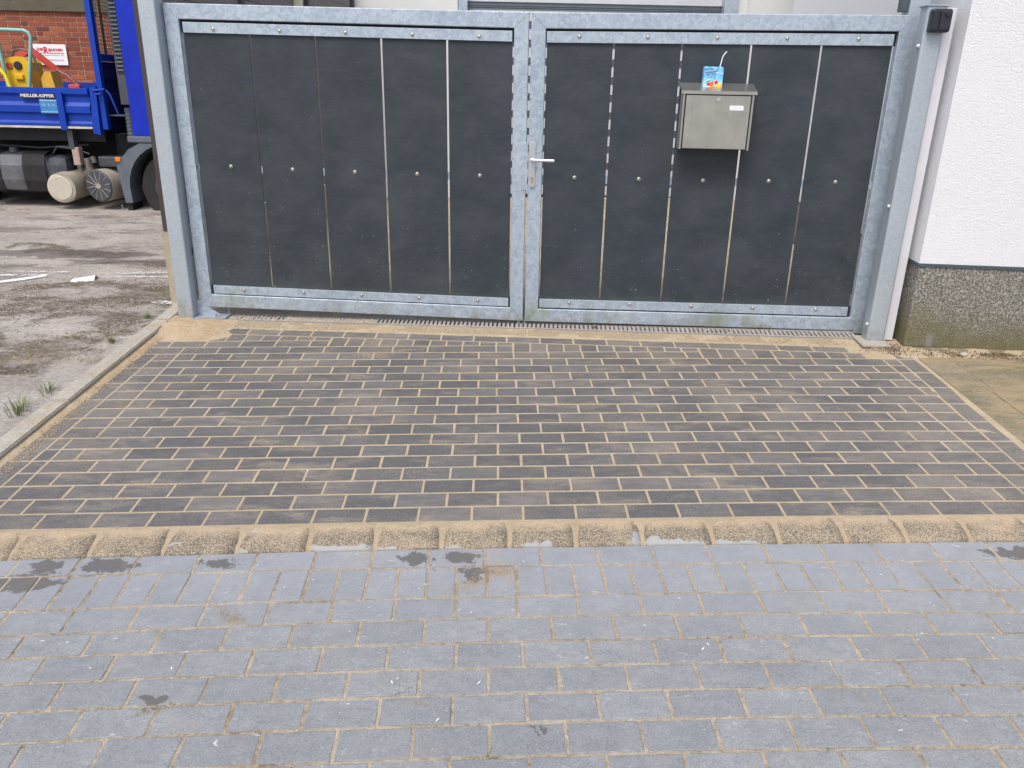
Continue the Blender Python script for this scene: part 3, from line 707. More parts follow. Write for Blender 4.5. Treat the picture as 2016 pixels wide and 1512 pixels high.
# ------------------------------------------------------------------ gate
GA = -0.0556
def GP(s, off, z):        # gate-plane coordinates to world (off towards the camera)
    return Vector((s*math.cos(GA)+off*math.sin(GA), 4.94+s*math.sin(GA)-off*math.cos(GA), z))
KG = 1.0202
def GQ(s, off, z):       # the leaves hang a hand's breadth behind the post fronts
    return Vector((s*KG*math.cos(GA)+off*math.sin(GA), 5.04+s*KG*math.sin(GA)-off*math.cos(GA), CAMZ-(CAMZ-z)*KG))
def leaf(name, label, s0, z0, tiltz, wid, hei, side, slat_edges, rails, bolts, lean=0.0035):
    """local x along the gate, local -y towards the camera, origin at the hinge-side bottom corner; side +1: leaf extends to +x"""
    root = thing(name, label, 'gate', GQ(s0, 0, z0), (0, 0, GA), 'the two leaves of the driveway gate')
    root.scale = (KG, KG, KG)
    X0, X1 = (0, wid) if side > 0 else (-wid, 0)
    T = 0.085; D = 0.05
    fr = [('frame_beam', [(X0, 0, 0), (X1, 0, 0), (X1-T, 0, T), (X0+T, 0, T)]), ('frame_beam', [(X0, 0, hei), (X0+T, 0, hei-T), (X1-T, 0, hei-T), (X1, 0, hei)]),
          ('frame_post', [(X0, 0, 0), (X0+T, 0, T), (X0+T, 0, hei-T), (X0, 0, hei)]), ('frame_post', [(X1, 0, 0), (X1, 0, hei), (X1-T, 0, hei-T), (X1-T, 0, T)])]
    for nm, pl in fr:
        bm = bmesh.new(); f = [bm.verts.new(p) for p in pl]; b = [bm.verts.new((p[0], D, p[2])) for p in pl]
        bm.faces.new(f); bm.faces.new(b[::-1])
        for i in range(4): bm.faces.new((f[i], b[i], b[(i+1) % 4], f[(i+1) % 4]))
        bmesh.ops.recalc_face_normals(bm, faces=bm.faces)
        # round the long outer tube edges
        ed = [e for e in bm.edges if e.calc_length() > 0.5]
        bmesh.ops.bevel(bm, geom=ed, offset=0.0045, segments=3, affect='EDGES', profile=0.5)
        me = bpy.data.meshes.new('m'); bm.to_mesh(me); bm.free()
        for p in me.polygons: p.use_smooth = False
        link(nm, me, M['galv'], root)
    for (xa, za, dx_, dz_) in ((X0, 0, 1, 1), (X1, 0, -1, 1), (X0, hei, 1, -1), (X1, hei, -1, -1)):
        B().add([(xa+dx_*.004-.0009, -.0004, za+dz_*.004), (xa+dx_*.004+.0009, -.0004, za+dz_*.004), (xa+dx_*(T-.003)+.0009, -.0004, za+dz_*(T-.003)), (xa+dx_*(T-.003)-.0009, -.0004, za+dz_*(T-.003))], [(0, 1, 2, 3)]).obj('weld_seam', M['dgrey'], root)
    # anthracite boards
    proto = {}
    for a, b in zip(slat_edges, slat_edges[1:]):
        g = 0.0058
        a2 = a+(g if a != slat_edges[0] else 0); b2 = b-(g if b != slat_edges[-1] else 0)
        B().box(-(b2-a2)/2, (b2-a2)/2, 0.022, 0.030, rails[1]-0.045, rails[2]+0.045, 0.0012).obj('board', M['slat'], root, ((a2+b2)/2, 0, 0))
    # clamping rails, in front and behind
    ra, rb = rails[4], rails[5]
    B().box(ra, rb, 0.008, 0.0215, rails[0], rails[1], 0.002).obj('clamp_rail', M['galv'], root)
    B().box(ra, rb, 0.008, 0.0215, rails[2], rails[3], 0.002).obj('clamp_rail', M['galv'], root)
    B().box(X0+T-.004, X1-T+.004, 0.0305, 0.045, T-.004, rails[1]).obj('back_rail', M['dark'], root)  # rail widened to the frame; its dark colour paints shade into the gap
    B().box(X0+T-.004, X1-T+.004, 0.0305, 0.045, rails[2], hei-T+.004).obj('back_rail', M['dark'], root)  # same at the top: dark colour stands in for shade in the gap
    B().box(X0+T, X1-T, 0.0305, 0.045, 1.0-z0-0.02, 1.0-z0+0.025).obj('back_rail', M['galv'], root)
    bm_ = B().cyl((0, 0, 0), (0, -0.0022, 0), 0.0125, 0.012, 20).dome((0, -0.002, 0), (0, -1, 0), 0.0095, 0.006, 14, 4).cyl((0, -0.0075, 0), (0, -0.0084, 0), 0.003, 0.003, 6).me()
    bm_.materials.append(M['bolt'])
    for ch in list(root.children):        # the leaves have sagged a little at the meeting edge
        lx = ch.location.x
        for v in ch.data.vertices:
            X = v.co.x+lx; v.co.z -= tiltz*X; v.co.x -= lean*v.co.z
    for (x, z, yy) in bolts: link('bolt', bm_, None, root, (x-lean*z, yy, z-tiltz*x))
    return root
# left leaf: hinge at s=-2.0915
zl = 0.105
sL = [-1.9935, -1.596, -1.2020, -0.8085, -0.418, -0.0335]
tl = 0.0095
def loc_l(s, z): return (s+2.0915, z-zl+tl*(s+2.0915))
bl = []
for s, z in zip((-1.806, -1.408, -1.015, -.620, -.228), (1.8027, 1.7952, 1.7904, 1.7884, 1.7865)): a = loc_l(s, z); bl.append((a[0], 1.695, 0.0078))
for s in (-1.784, -1.385, -1.0, -.618, -.236): bl.append((loc_l(s, 0)[0], 0.123, 0.0078))
for s, z in zip((-1.790, -1.3976, -1.0044, -.6141, -.2239), (1.0131, 1.0046, .9993, .9971, .998)): a = loc_l(s, z); bl.append((a[0], a[1], 0.0218))
LL = leaf('gate_leaf', 'left gate leaf of galvanised frame and anthracite boards, without handle, beside the blue truck', -2.0915, zl, tl, 2.152, 1.829, 1,
          [q+2.0915 for q in sL], (0.0905, 0.145, 1.672, 1.730, 0.102, 2.056), bl)
B().box(2.118, 2.132, 0.012, 0.026, -0.105, 0.0, 0.001).obj('drop_bolt', M['galv'], LL)
B().box(2.122, 2.158, -0.0035, -0.0005, 0.815, 1.095, 0.001).obj('cover_strip', M['galv'], LL)
# right leaf: hinge at s=2.226
zr = 0.099
tr = -0.0075
sR = [0.1675, 0.5540, 0.9450, 1.3375, 1.7320, 2.1245]
def loc_r(s, z): return (s-2.226, z-zr+tr*(s-2.226))
br = []
for s in (.3528, .7442, 1.138, 1.5301, 1.9276): br.append((s-2.226, 1.706, 0.0078))
for s in (.3595, .7471, 1.138, 1.5284, 1.9223): br.append((s-2.226, 0.131, 0.0078))
for s, z in zip((.3583, .7494, 1.1372, 1.5298, 1.9251), (1.001, 1.0021, 1.0032, 1.0105, 1.0149)): a = loc_r(s, z); br.append((a[0], a[1], 0.0218))
RL = leaf('gate_leaf', 'right gate leaf with lever handle, galvanised frame and anthracite boards, carrying the letterbox', 2.226, zr, tr, 2.152, 1.831, -1,
          [q-2.226 for q in sR], (0.093, 0.150, 1.672, 1.733, 0.1645-2.226, 2.122-2.226), br)
# handle on the right leaf
def rounded_plate(cx, z0, z1, w, y0, y1):
    r = w/2; pts = []
    for i in range(9): t = math.pi*i/8; pts.append((cx+r*math.cos(t), y0, z1-r+r*math.sin(t)))
    for i in range(9): t = math.pi+math.pi*i/8; pts.append((cx+r*math.cos(t), y0, z0+r+r*math.sin(t)))
    bm = bmesh.new(); f = [bm.verts.new(p) for p in pts]; b = [bm.verts.new((p[0], y1, p[2])) for p in pts]
    ff = bm.faces.new(f); bm.faces.new(b[::-1])
    for i in range(len(pts)): j = (i+1) % len(pts); bm.faces.new((f[i], b[i], b[j], f[j]))
    bmesh.ops.recalc_face_normals(bm, faces=bm.faces)
    bmesh.ops.bevel(bm, geom=[e for e in bm.edges if all(abs(v.co.y-y0) < 1e-5 for v in e.verts)], offset=0.0025, segments=2, affect='EDGES')
    me = bpy.data.meshes.new('m'); bm.to_mesh(me); bm.free(); return me
hx, hz = loc_r(0.1005, 1.0695)
plate = link('handle_plate', rounded_plate(0, -0.134, 0.134, 0.036, -0.0095, 0.0), M['alu'], RL, (hx-.0035, 0, hz-tr*hx))
lv = B(); lv.cyl((0, -0.009, 0.03), (0, -0.03, 0.03), 0.0125, 0.0115, 18)
sec = []
for xx, rx, rz in ((-0.012, .008, .009), (-0.004, .010, .0105), (0.02, .0085, .0095), (0.06, .008, .0088), (0.118, .0082, .0092), (0.13, .0075, .0085), (0.133, .004, .005)):
    sec.append([(xx, -0.034-0.006*min(1, max(0, xx/0.03))+rx*math.cos(t)*0.9, 0.03+rz*math.sin(t)) for t in [2*math.pi*(i+.5)/8 for i in range(8)]])
vs = [p for r in sec for p in r]
lv.add(vs, [(i*8+j, i*8+(j+1) % 8, (i+1)*8+(j+1) % 8, (i+1)*8+j) for i in range(len(sec)-1) for j in range(8)]+[tuple(range(8)), tuple(range(len(vs)-8, len(vs)))], False)
lv.obj('lever', M['alu'], plate)
B().cyl((0, -0.0095, -0.078), (0, -0.0135, -0.078), 0.0075, 0.0075, 18).box(-0.0045, 0.0045, -0.0135, -0.0095, -0.104, -0.082, 0.001).obj('lock_cylinder', M['brass'], plate)
# hinges
for root, xx, sgn in ((LL, -0.03, 1), (RL, 0.004, -1)):
    for z in (0.36, 1.5):
        h = B(); h.cyl((xx-0.0, 0.03, z-0.03), (xx, 0.03, z+0.03), 0.011, 0.011, 12)
        h.box(min(xx, 0)-0.0, max(xx, 0), 0.026, 0.034, z-0.012, z+0.012)
        h.obj('hinge', M['dark'], root)

# ---- posts
def post(name, label, s0, s1, off, dep, zb, zt, r=0.012):
    c = GP((s0+s1)/2, off, zb); root = thing(name, label, 'post', c, (0, 0, GA), 'square steel gate posts')
    w = (s1-s0)/2
    bm = bmesh.new(); bmesh.ops.create_cube(bm, size=1)
    for v in bm.verts: v.co = (v.co.x*2*w, dep/2+v.co.y*dep, (v.co.z+0.5)*(zt-zb))
    bmesh.ops.bevel(bm, geom=[e for e in bm.edges if abs(e.verts[0].co.z-e.verts[1].co.z) > 0.5], offset=r, segments=4, affect='EDGES', profile=0.5)
    me = bpy.data.meshes.new('m'); bm.to_mesh(me); bm.free()
    for p in me.polygons: p.use_smooth = True
    me.set_sharp_from_angle(angle=math.radians(40)) if hasattr(me, 'set_sharp_from_angle') else None
    link('tube', me, M['post'], root)
    return root
LP = post('gate_post', 'left galvanised square gate post standing in sand in front of the blue truck', -2.262, -2.155, -0.02, 0.107, -0.06, 2.35)
# foot plate, gusset and anchor bolts beside the left post (local frame: x from post centre)
fp = B(); zz = 0.06+0.012
fp.poly([(0.06, -0.02, zz), (0.262, 0.02, zz), (0.262, 0.19, zz), (0.06, 0.19, zz)], (0, 0, 0.009)).obj('foot_plate', M['galv'], LP)
B().poly([(0.052, 0.07, zz+0.01), (0.215, 0.07, zz+0.01), (0.205, 0.07, zz+0.018), (0.052, 0.07, zz+0.115)], (0, 0.008, 0)).obj('gusset', M['galv'], LP)
for (x, y) in ((0.195, 0.035), (0.235, 0.15)):
    B().cyl((x, y, zz+0.009), (x, y, zz+0.02), 0.013, 0.013, 6).cyl((x, y, zz+0.02), (x, y, zz+0.034), 0.006, 0.006, 10).obj('anchor_bolt', M['bolt'], LP)
RP = post('gate_post', 'right galvanised square gate post carrying the black key box, beside the white building', 2.226, 2.334, 0.1, 0.10, 0.03, 1.965)
B().box(-0.064, 0.064, -0.006, 0.106, 1.936, 1.942, 0.002).obj('cap', M['galv'], RP)
B().poly([(-0.11, -0.105, 0.024), (0.065, -0.09, 0.024), (0.065, 0.11, 0.03), (-0.11, 0.11, 0.03)], (0, 0, 0.009)).obj('foot_plate', M['edging'], RP)
for z in (0.165-0.03, 0.86, 1.735):
    B().cyl((-0.054, 0.03, z), (-0.058, 0.03, z), 0.015, 0.015, 14).dome((-0.058, 0.03, z), (-1, 0, 0.15), 0.0135, 0.012, 14, 4).obj('bolt', M['alu'], RP)
# key box on the right post
kb = thing('key_box', 'black plastic key switch box mounted near the top of the right gate post', 'key box', GP(2.287, 0.1, 1.832), (0, 0, GA))
kb2 = B().box(-0.05, 0.056, -0.052, 0.0, 0.0, 0.118, 0.013); kb2.obj('case', M['keybox'], kb)
B().box(-0.008, 0.051, -0.061, -0.05, 0.012, 0.106, 0.005).obj('cover_flap', M['keybox'], kb)
B().box(-0.044, -0.014, -0.057, -0.05, 0.01, 0.108, 0.005).obj('side_rib', M['keybox'], kb)
B().cyl((0.026, -0.06, 0.09), (0.026, -0.07, 0.09), 0.0135, 0.012, 20).obj('button', M['keybox'], kb)
# white trunking between post and wall
tk = B().box(0, 0.054, 0, 0.07, 0.0, 1.90, 0.003)
tk = tk.obj('cable_trunking', M['whitepl']); tk.location = GP(2.346, 0.06, 0.063); tk.rotation_euler = (0, 0, GA)
tag(tk, 'white plastic cable trunking upright between right gate post and building', 'trunking')
# taller steel column behind the right post and a dark bracket next to it
sc_ = B().box(-0.055, 0.055, 0, 0.11, 0, 2.6, 0.006).obj('steel_column', M['post']); sc_.location = GP(2.262, -0.10, 0.05); sc_.rotation_euler = (0, 0, GA)
tag(sc_, 'tall galvanised column directly behind the right gate post, rising out of the picture', 'column')
sb = B().box(-0.021, 0.019, 0, 0.05, 0, 0.6, 0.003).obj('mounting_profile', M['strip']); sb.location = GP(2.185, -0.12, 1.957); sb.rotation_euler = (0, 0, GA)
tag(sb, 'dark blue-grey metal profile hanging beside the tall column above the gate', 'profile')

# ---- drain channel under the gate
dr = thing('drain_channel', 'sand-clogged slotted drainage channel running under the gate', 'drain', (0, 0, 0))
L0, L1 = -1.99, 2.20
def dpt(x, o, z=0.0):                     # o: 0 front edge .. depth
    y = dry(x)+o; return (x, y, gz(x, y)+z)
tb = B()
tb.hexa([dpt(L0, -.012, -.09), dpt(L1, -.012, -.09), dpt(L1, .135, -.09), dpt(L0, .135, -.09), dpt(L0, -.012, -.08), dpt(L1, -.012, -.08), dpt(L1, .135, -.08), dpt(L0, .135, -.08)])
tb.obj('trough', M['dark'], dr)
gx = L0
while gx < L1-0.05:
    ge = min(gx+1.0, L1); g = B()
    for o0, o1 in ((-.012, .008), (.098, .122)):
        g.hexa([dpt(gx+.002, o0, -.03), dpt(ge-.002, o0, -.03), dpt(ge-.002, o1, -.03), dpt(gx+.002, o1, -.03), dpt(gx+.002, o0, .004), dpt(ge-.002, o0, .004), dpt(ge-.002, o1, .004), dpt(gx+.002, o1, .004)])
    xx = gx+.004
    while xx < ge-.01:
        wdt = .0165
        g.hexa([dpt(xx, .007, -.02), dpt(xx+wdt, .007, -.02), dpt(xx+wdt+.004, .099, -.02), dpt(xx+.004, .099, -.02), dpt(xx, .007, .003), dpt(xx+wdt, .007, .003), dpt(xx+wdt+.004, .099, .003), dpt(xx+.004, .099, .003)])
        xx += .0285
    g.obj('grate', M['grate'], dr); gx = ge
# sand and crumbs clogging parts of the grate
cl = B()
for _ in range(900):
    a = random.choice([random.uniform(-1.55, -0.95), random.uniform(-1.98, -1.6), random.uniform(-1.98, 2.1), random.uniform(1.5, 2.15)])
    if -0.95 < a and random.random() < .86: continue
    o = random.uniform(-.005, .115); p = Vector(dpt(a, o, .001 if random.random() < .5 else -.006)); r = random.uniform(.003, .011)
    cl.dome(p, (random.uniform(-.3, .3), random.uniform(-.3, .3), 1), r, r*.5, 6, 2)
for i in range(60):
    a = -1.55+i*.0105; cl.hexa([dpt(a, .01, -.02), dpt(a+.011, .01, -.02), dpt(a+.011, .095, -.02), dpt(a, .095, -.02), dpt(a, .01, .0005), dpt(a+.011, .01, .001), dpt(a+.011, .095, .0015), dpt(a, .095, .0005)])
tag(cl.obj('sand_clumps', M['sand']), 'tan sand lying in clumps in and on the drain grate', 'sand', None, 'stuff')
# threshold strip behind the grate
th = B().hexa([dpt(-2.05, .124, -.05), dpt(2.22, .124, -.05), dpt(2.22, .24, -.05), dpt(-2.05, .24, -.05), dpt(-2.05, .124, .006), dpt(2.22, .124, .006), dpt(2.22, .24, .012), dpt(-2.05, .24, .012)])
tag(th.obj('threshold', M['fore']), '', '', None, 'structure')

# ---- letterbox
mbs = 1.1545
MBw = thing('letterbox', 'brushed stainless steel letterbox with sloping lid hanging on the right gate leaf', 'letterbox', GQ(mbs, -0.02, 1.19), (0, 0, GA)); MBw.scale = (KG, KG, KG)
bw = 0.196
b_ = B().poly([(-bw, -0.118, 0.004), (-bw, 0, 0.0), (-bw, 0, 0.345), (-bw, -0.118, 0.306)], (2*bw, 0, 0)); b_.obj('body', M['steel'], MBw)
B().box(-bw+0.006, bw-0.006, -0.1188, -0.1184, 0.003, 0.303).obj('seam', M['black'], MBw)  # black sheet painted as the shaded gap round the door
B().box(-bw+0.014, bw-0.014, -0.1225, -0.1190, 0.006, 0.297, 0.0015).obj('front_door', M['steel'], MBw)
for sx in (-1, 1): B().box(sx*bw-0.005, sx*bw+0.005, -0.1225, -0.02, 0.0, 0.302, 0.0015).obj('side_flange', M['steel'], MBw)
lid = B()
lw = bw+0.018
lid.poly([(-lw, -0.131, 0.305), (-lw, -0.131, 0.3215), (-lw, -0.002, 0.366), (-lw, -0.002, 0.358), (-lw, -0.128, 0.314), (-lw, -0.128, 0.305)], (2*lw, 0, 0))
lid.obj('lid', M['steel'], MBw)
lk = B().cyl((0.0, -0.1225, 0.277), (0.0, -0.127, 0.277), 0.0115, 0.011, 20).cyl((0, -0.127, 0.277), (0, -0.1285, 0.277), 0.006, 0.006, 14); lk.obj('lock', M['alu'], MBw)
np_ = B().box(0.068, 0.147, -0.1245, -0.121, 0.219, 0.245, 0.001).obj('name_plate', M['white'], MBw)
tm, tw = text_mesh('- - - - - -', 0.009, 0.0002); link('lettering', tm, M['signgrey'], np_, (0.088, -0.1249, 0.232))

# ---- juice carton on the letterbox
jb = thing('juice_carton', 'small light blue fruit drink carton with white straw standing on the letterbox lid', 'carton', GQ(1.1215, 0.052, 1.532), (0, 0, GA)); jb.scale = (KG, KG, KG)
JW, JD, JH = 0.054, 0.058, 0.110
cb = B(); e = 0.006
cb.poly([(-JW, 0, 0), (JW, 0, 0), (JW, 0, JH-0.007), (JW-0.007, 0, JH), (-JW, 0, JH)], (0, JD, 0))
cb.obj('box', M['carton'], jb)
def flat(nm, pts, mat, y=-0.0006): B().poly([(p[0], y, p[1]) for p in pts], (0, 0.0004, 0)).obj(nm, mat, jb)
MC = {}
def pm(n, c):
    if n not in MC: MC[n] = simple('print_'+n, c, 0.35, 0, 0.1, 90)
    return MC[n]
flat('print_band', [(-JW+.002, .094), (-.002, .098), (.0, .102), (-JW+.002, .103)], pm('cyan', (0.02, 0.42, 0.65)))
flat('print_band', [(-JW+.002, .074), (.018, .083), (.018, .0975), (-JW+.002, .0905)], pm('navy', (0.02, 0.1, 0.35)), -0.0007)
flat('print_band', [(-JW+.004, .0765), (.0155, .085), (.0155, .0950), (-JW+.004, .0875)], pm('lilac', (0.6, 0.66, 0.85)), -0.0012)
flat('print_band', [(.0, .060), (.006, .064), (.044, .085), (.044, .081), (.01, .060), (.008, .045), (.005, .045)], pm('teal', (0.08, 0.42, 0.55)))
flat('print_fruit', [(-.018, 0), (-.010, .014), (.004, .026), (.0, .012), (.012, .004), (.03, .0), (.0, .0)], pm('orange', (0.85, 0.35, 0.03)), -0.0008)
flat('print_fruit', [(-.036, .012), (-.034, .02), (-.022, .025), (-.012, .022), (-.012, .012), (-.024, .007)], pm('red', (0.7, 0.03, 0.03)), -0.001)
flat('print_fruit', [(-.018, .012), (-.016, .024), (-.002, .034), (.004, .028), (.002, .014), (-.008, .008)], pm('coral', (0.8, 0.12, 0.06)), -0.0013)
flat('print_fruit', [(.008, .022), (.012, .034), (.022, .038), (.03, .030), (.024, .02), (.014, .014)], pm('crimson', (0.72, 0.01, 0.05)), -0.001)
flat('print_fruit', [(.018, .002), (.02, .014), (.03, .022), (.042, .02), (.046, .004)], pm('lemon', (0.85, 0.68, 0.02)), -0.0011)
flat('print_leaf', [(-.04, .024), (-.03, .034), (-.014, .038), (-.02, .029), (-.034, .0235)], pm('green', (0.05, 0.35, 0.1)), -0.0009)
flat('print_straw', [(.003, .038), (.007, .038), (.014, .006), (.010, .006)], pm('pink', (0.8, 0.5, 0.55)), -0.0016)
for i, (tx, sz, px, pz) in enumerate((('Durstlöscher', .0125, -.048, .0775), ('Wassermelone', .0085, -.038, .064), ('Eistee', .0085, -.028, .052))):
    tm, tw = text_mesh(tx, sz, 0.0002, 0.0002); o = link('lettering', tm, pm('navy', (0.02, 0.1, 0.35)) if i else pm('blue', (0.05, 0.12, 0.5)), jb, (px, -0.0019, pz)); o.rotation_euler = (0, math.radians(-7), 0)
flat('print_side', [(JW-.010, .02), (JW-.001, .02), (JW-.001, .0), (JW-.010, 0)], pm('salmon', (0.85, 0.4, 0.2)), -0.0012)
B().tube([(0.034, 0.02, JH-0.003), (0.041, 0.02, JH+0.035), (0.045, 0.02, JH+0.053), (0.052, 0.019, JH+0.066), (0.065, 0.018, JH+0.082)], 0.0032, 10).obj('straw', M['white'], jb)

# ------------------------------------------------------------------ left edging kerb and concrete beside it
ek = thing('edging_kerb', 'pale concrete edging kerb running from the left gate post towards the viewer', 'kerb', (-2.33, 4.2, gz(-2.33, 4.2)))
for (y0, y1) in ((5.022, 5.45), (3.742, 5.016), (2.74, 3.736), (1.74, 2.734)):
    x0, x1 = -2.392, -2.288
    x0b, x1b = (x0-0.0, x1)
    hh = 0.03 if y0 > 3.7 else 0.027
    bm = bmesh.new(); bmesh.ops.create_cube(bm, size=1)
    for v in bm.verts:
        xx = x0 if v.co.x < 0 else x1; yy = y0 if v.co.y < 0 else y1
        xx += 0.02*(4.4-yy)*(-0.0)-0.012*(1 if yy > 5.3 else 0)
        v.co = (xx+2.33, yy-4.2, gz(xx, yy)-gz(-2.33, 4.2)+(hh if v.co.z > 0 else -0.15))
    bmesh.ops.bevel(bm, geom=bm.edges[:], offset=0.006, segments=2, affect='EDGES')
    me = bpy.data.meshes.new('m'); bm.to_mesh(me); bm.free()
    link('kerb_stone', me, M['edging'], ek)

# ------------------------------------------------------------------ fence behind the left post
F0 = Vector((-2.46, 5.46)); F1 = Vector((-1.93, 9.6)); fd = (F1-F0).normalized(); fn = Vector((fd.y, -fd.x))
fe = thing('board_fence', 'grey-brown horizontal board fence on concrete base running back behind the left gate post', 'fence', (F0.x, F0.y, 0))
def FP(t, o, z): p = fd*t+fn*o; return (p.x, p.y, z)
def fbox(b, t0, t1, o0, o1, z0, z1):
    b.hexa([FP(t0, o0, z0), FP(t1, o0, z0), FP(t1, o1, z0), FP(t0, o1, z0), FP(t0, o0, z1), FP(t1, o0, z1), FP(t1, o1, z1), FP(t0, o1, z1)]); return b
bt = [0.0, 1.4, 2.8, 4.15]
for i in range(3):
    fbox(B(), bt[i], bt[i+1]-0.004, 0.0, 0.09, -0.1, 0.525).obj('base_panel', M['plinthc'], fe)
    for j in range(21):
        z = 0.54+j*0.1
        fbox(B(), bt[i]+0.03, bt[i+1]-0.03, 0.035, 0.06, z, z+0.0955).obj('board', M['fenceb'], fe)
for t in bt: fbox(B(), t-0.0, t+0.055, 0.012, 0.082, 0.53, 2.7).obj('post', M['fencep'], fe)
wl_ = thing('wall_lantern', 'small pale glass lantern fixed high on the brown board fence', 'lamp', (F0.x+fd.x*2.55+fn.x*0.09, F0.y+fd.y*2.55+fn.y*0.09, 2.16))
B().box(-0.035, 0.035, -0.04, 0.04, 0.0, 0.16, 0.01).obj('glass', simple('lantern_glass', (0.6, 0.56, 0.4), 0.3), wl_)
B().poly([(-0.05, -0.055, 0.16), (0.05, -0.055, 0.16), (0, 0, 0.21)], (0, 0.1, 0)).obj('roof', M['grey'], wl_)

# ------------------------------------------------------------------ white building on the right
bd = thing('white_building', 'white roughcast building with mossy pebbledash plinth right of the gate', 'building', (2.418, 4.655, 0.0), (0, 0, -0.088))
B().box(0, 7, 0, 4.2, 0.5725, 5.2).obj('wall', M['render'], bd)
pl_ = B()
pl_.box(0.004, 7, 0.004, 4.2, 0.055, 0.553, 0.003)
pl_.obj('plinth', M['plinth'], bd)
B().box(-0.002, 7, -0.003, 4.2, 0.553, 0.572).obj('drip_edge', M['strip'], bd)
B().box(0.03, 7, 0.05, 4.2, -0.2, 0.054).obj('foundation', M['dark'], bd)

# ------------------------------------------------------------------ hall behind the gate
hy = 9.66
hall = thing('industrial_hall', 'pale metal-clad hall with a ribbed roller shutter behind the gate', 'building', (0, hy, 0.3))
B().box(-1.93, -0.69, 0.0, 4, -0.1, 4.0).obj('wall_panel', M['panel'], hall)
B().box(2.43, 3.6, 0.0, 4, -0.1, 4.0).obj('wall_panel', M['panel'], hall)
B().box(-0.69, 2.43, 0.3, 4, 2.6, 4.0).obj('wall_panel', M['panel'], hall)
B().box(-0.685, -0.585, -0.03, 0.2, -0.1, 3.0, 0.004).obj('door_jamb', M['galv'], hall)
B().box(2.275, 2.425, -0.03, 0.2, -0.1, 3.0, 0.004).obj('door_jamb', M['galv'], hall)
B().box(-0.72, -0.695, -0.012, 0.0, -0.1, 3.0).obj('trim', M['panel'], hall)
B().box(2.52, 2.54, -0.012, 0.0, -0.1, 3.0).obj('trim', M['panel'], hall)
dmb = B()
dmb.poly([(0, 0.0, 0.1135), (0, -0.006, 0.12), (0, -0.006, 0.126), (0, 0.01, 0.128), (0, 0.01, 0.136), (0, -0.006, 0.138), (0, -0.006, 0.144), (0, 0.01, 0.146), (0, 0.01, 0.154), (0, -0.006, 0.156), (0, -0.006, 0.162), (0, 0.01, 0.165), (0, 0.012, 0.19), (0, 0.03, 0.19), (0, 0.03, 0.1135)], (2.855, 0, 0))
dbe = dmb.me(); dbe.materials.append(simple('door_rib_shaded', (0.2, 0.23, 0.26), 0.4, 0.5, 0.1))  # ribs coloured darker than the slats to paint in their shading
dm = B()
dm.poly([(0, 0.0, 0), (0, -0.018, 0.004), (0, -0.014, 0.108), (0, 0.004, 0.1125), (0, 0.03, 0.1125), (0, 0.03, 0)], (2.855, 0, 0))
dme = dm.me(); dme.materials.append(M['door'])
for i in range(14):
    link('shutter_slat', dme, None, hall, (-0.583, 0.1, 0.03+i*0.1915)); link('shutter_rib', dbe, None, hall, (-0.583, 0.1, 0.03+i*0.1915))
B().box(-0.583, 2.27, 0.06, 0.14, -0.06, 0.026).obj('bottom_seal', M['rubber'], hall)

# ------------------------------------------------------------------ brick building with sign, far left
BY = 15.0
bb_ = thing('brick_building', 'red brick building with stone ledge behind the blue tipper truck', 'building', (-9, BY, 0))
B().box(-4.5, 5.5, 0.012, 3, -0.3, 2.655).obj('wall', M['mortar'], bb_)
B().box(-4.5, 5.5, 0.012, 3, 2.80, 6.5).obj('upper_wall', M['lintel'], bb_)
B().box(-4.5, 5.5, -0.05, 0.4, 2.657, 2.798, 0.006).obj('ledge', M['lintel'], bb_)
bricks = []
brest = B()
CH, CL = 0.0785, 0.245
for r in range(34):
    z = 2.655-CH*(r+1)+0.006
    x = -4.4+(0 if r % 2 else CL/2)
    while x < 5.2:
        L = CL*(0.5 if (r % 2 == 0 and random.random() < 0.12) else 1)
        wx = -9+x
        if z > 1.35 and -9.75 < wx < -6.6: bricks.append((x, z, L))
        else: brest.add([(x+.006, 0, z), (x+L-.006, 0, z), (x+L-.006, 0, z+CH-.012), (x+.006, 0, z+CH-.012), (x+.006, .02, z), (x+L-.006, .02, z), (x+L-.006, .02, z+CH-.012), (x+.006, .02, z+CH-.012)],
                       [(0, 1, 2, 3), (0, 4, 5, 1), (1, 5, 6, 2), (2, 6, 7, 3), (3, 7, 4, 0)], False, random.random()+.001)
        x += L
bmeshes = {}
for (x, z, L) in bricks[:298]:
    if L not in bmeshes:
        m_ = B().box(.008, L-.008, 0, .02, 0, CH-.016, .002).me(); m_.materials.append(M['wb']); bmeshes[L] = m_
    link('brick', bmeshes[L], None, bb_, (x, random.uniform(-.002, .002), z))
for (x, z, L) in bricks[298:]: brest.box(x+.006, x+L-.006, 0, .02, z, z+CH-.012)
ob = brest.obj('brick_courses', M['wb'], bb_); ob['kind'] = 'stuff'
sg = thing('parking_sign', 'white rectangular sign with red logo lettering on the brick wall', 'sign', (-8.29, BY-0.02, 1.965))
B().box(-0.295, 0.285, -0.012, 0.0, -0.175, 0.165, 0.002).obj('board', M['white'], sg)
def put_text(tx, sz, x, z, mat, parent, y=-0.0135, bold=0.0, xs=1.0, width=None, nm='lettering'):
    tm, tw = text_mesh(tx, sz, 0.0008, bold, xs)
    if width:
        for v in tm.vertices: v.co.x *= width/tw
    return link(nm, tm, mat, parent, (x, y, z))
put_text('DIE', 0.065, -0.235, 0.055, M['signred'], sg, bold=0.003, width=0.115)
put_text('R', 0.145, -0.115, 0.018, M['signred'], sg, bold=0.006, width=0.085)
put_text('EJASCHEN', 0.06, -0.03, 0.052, M['signred'], sg, bold=0.003, width=0.255)
B().box(-0.235, -0.09, -0.0145, -0.0125, 0.012, 0.024).obj('logo_line', M['signred'], sg)
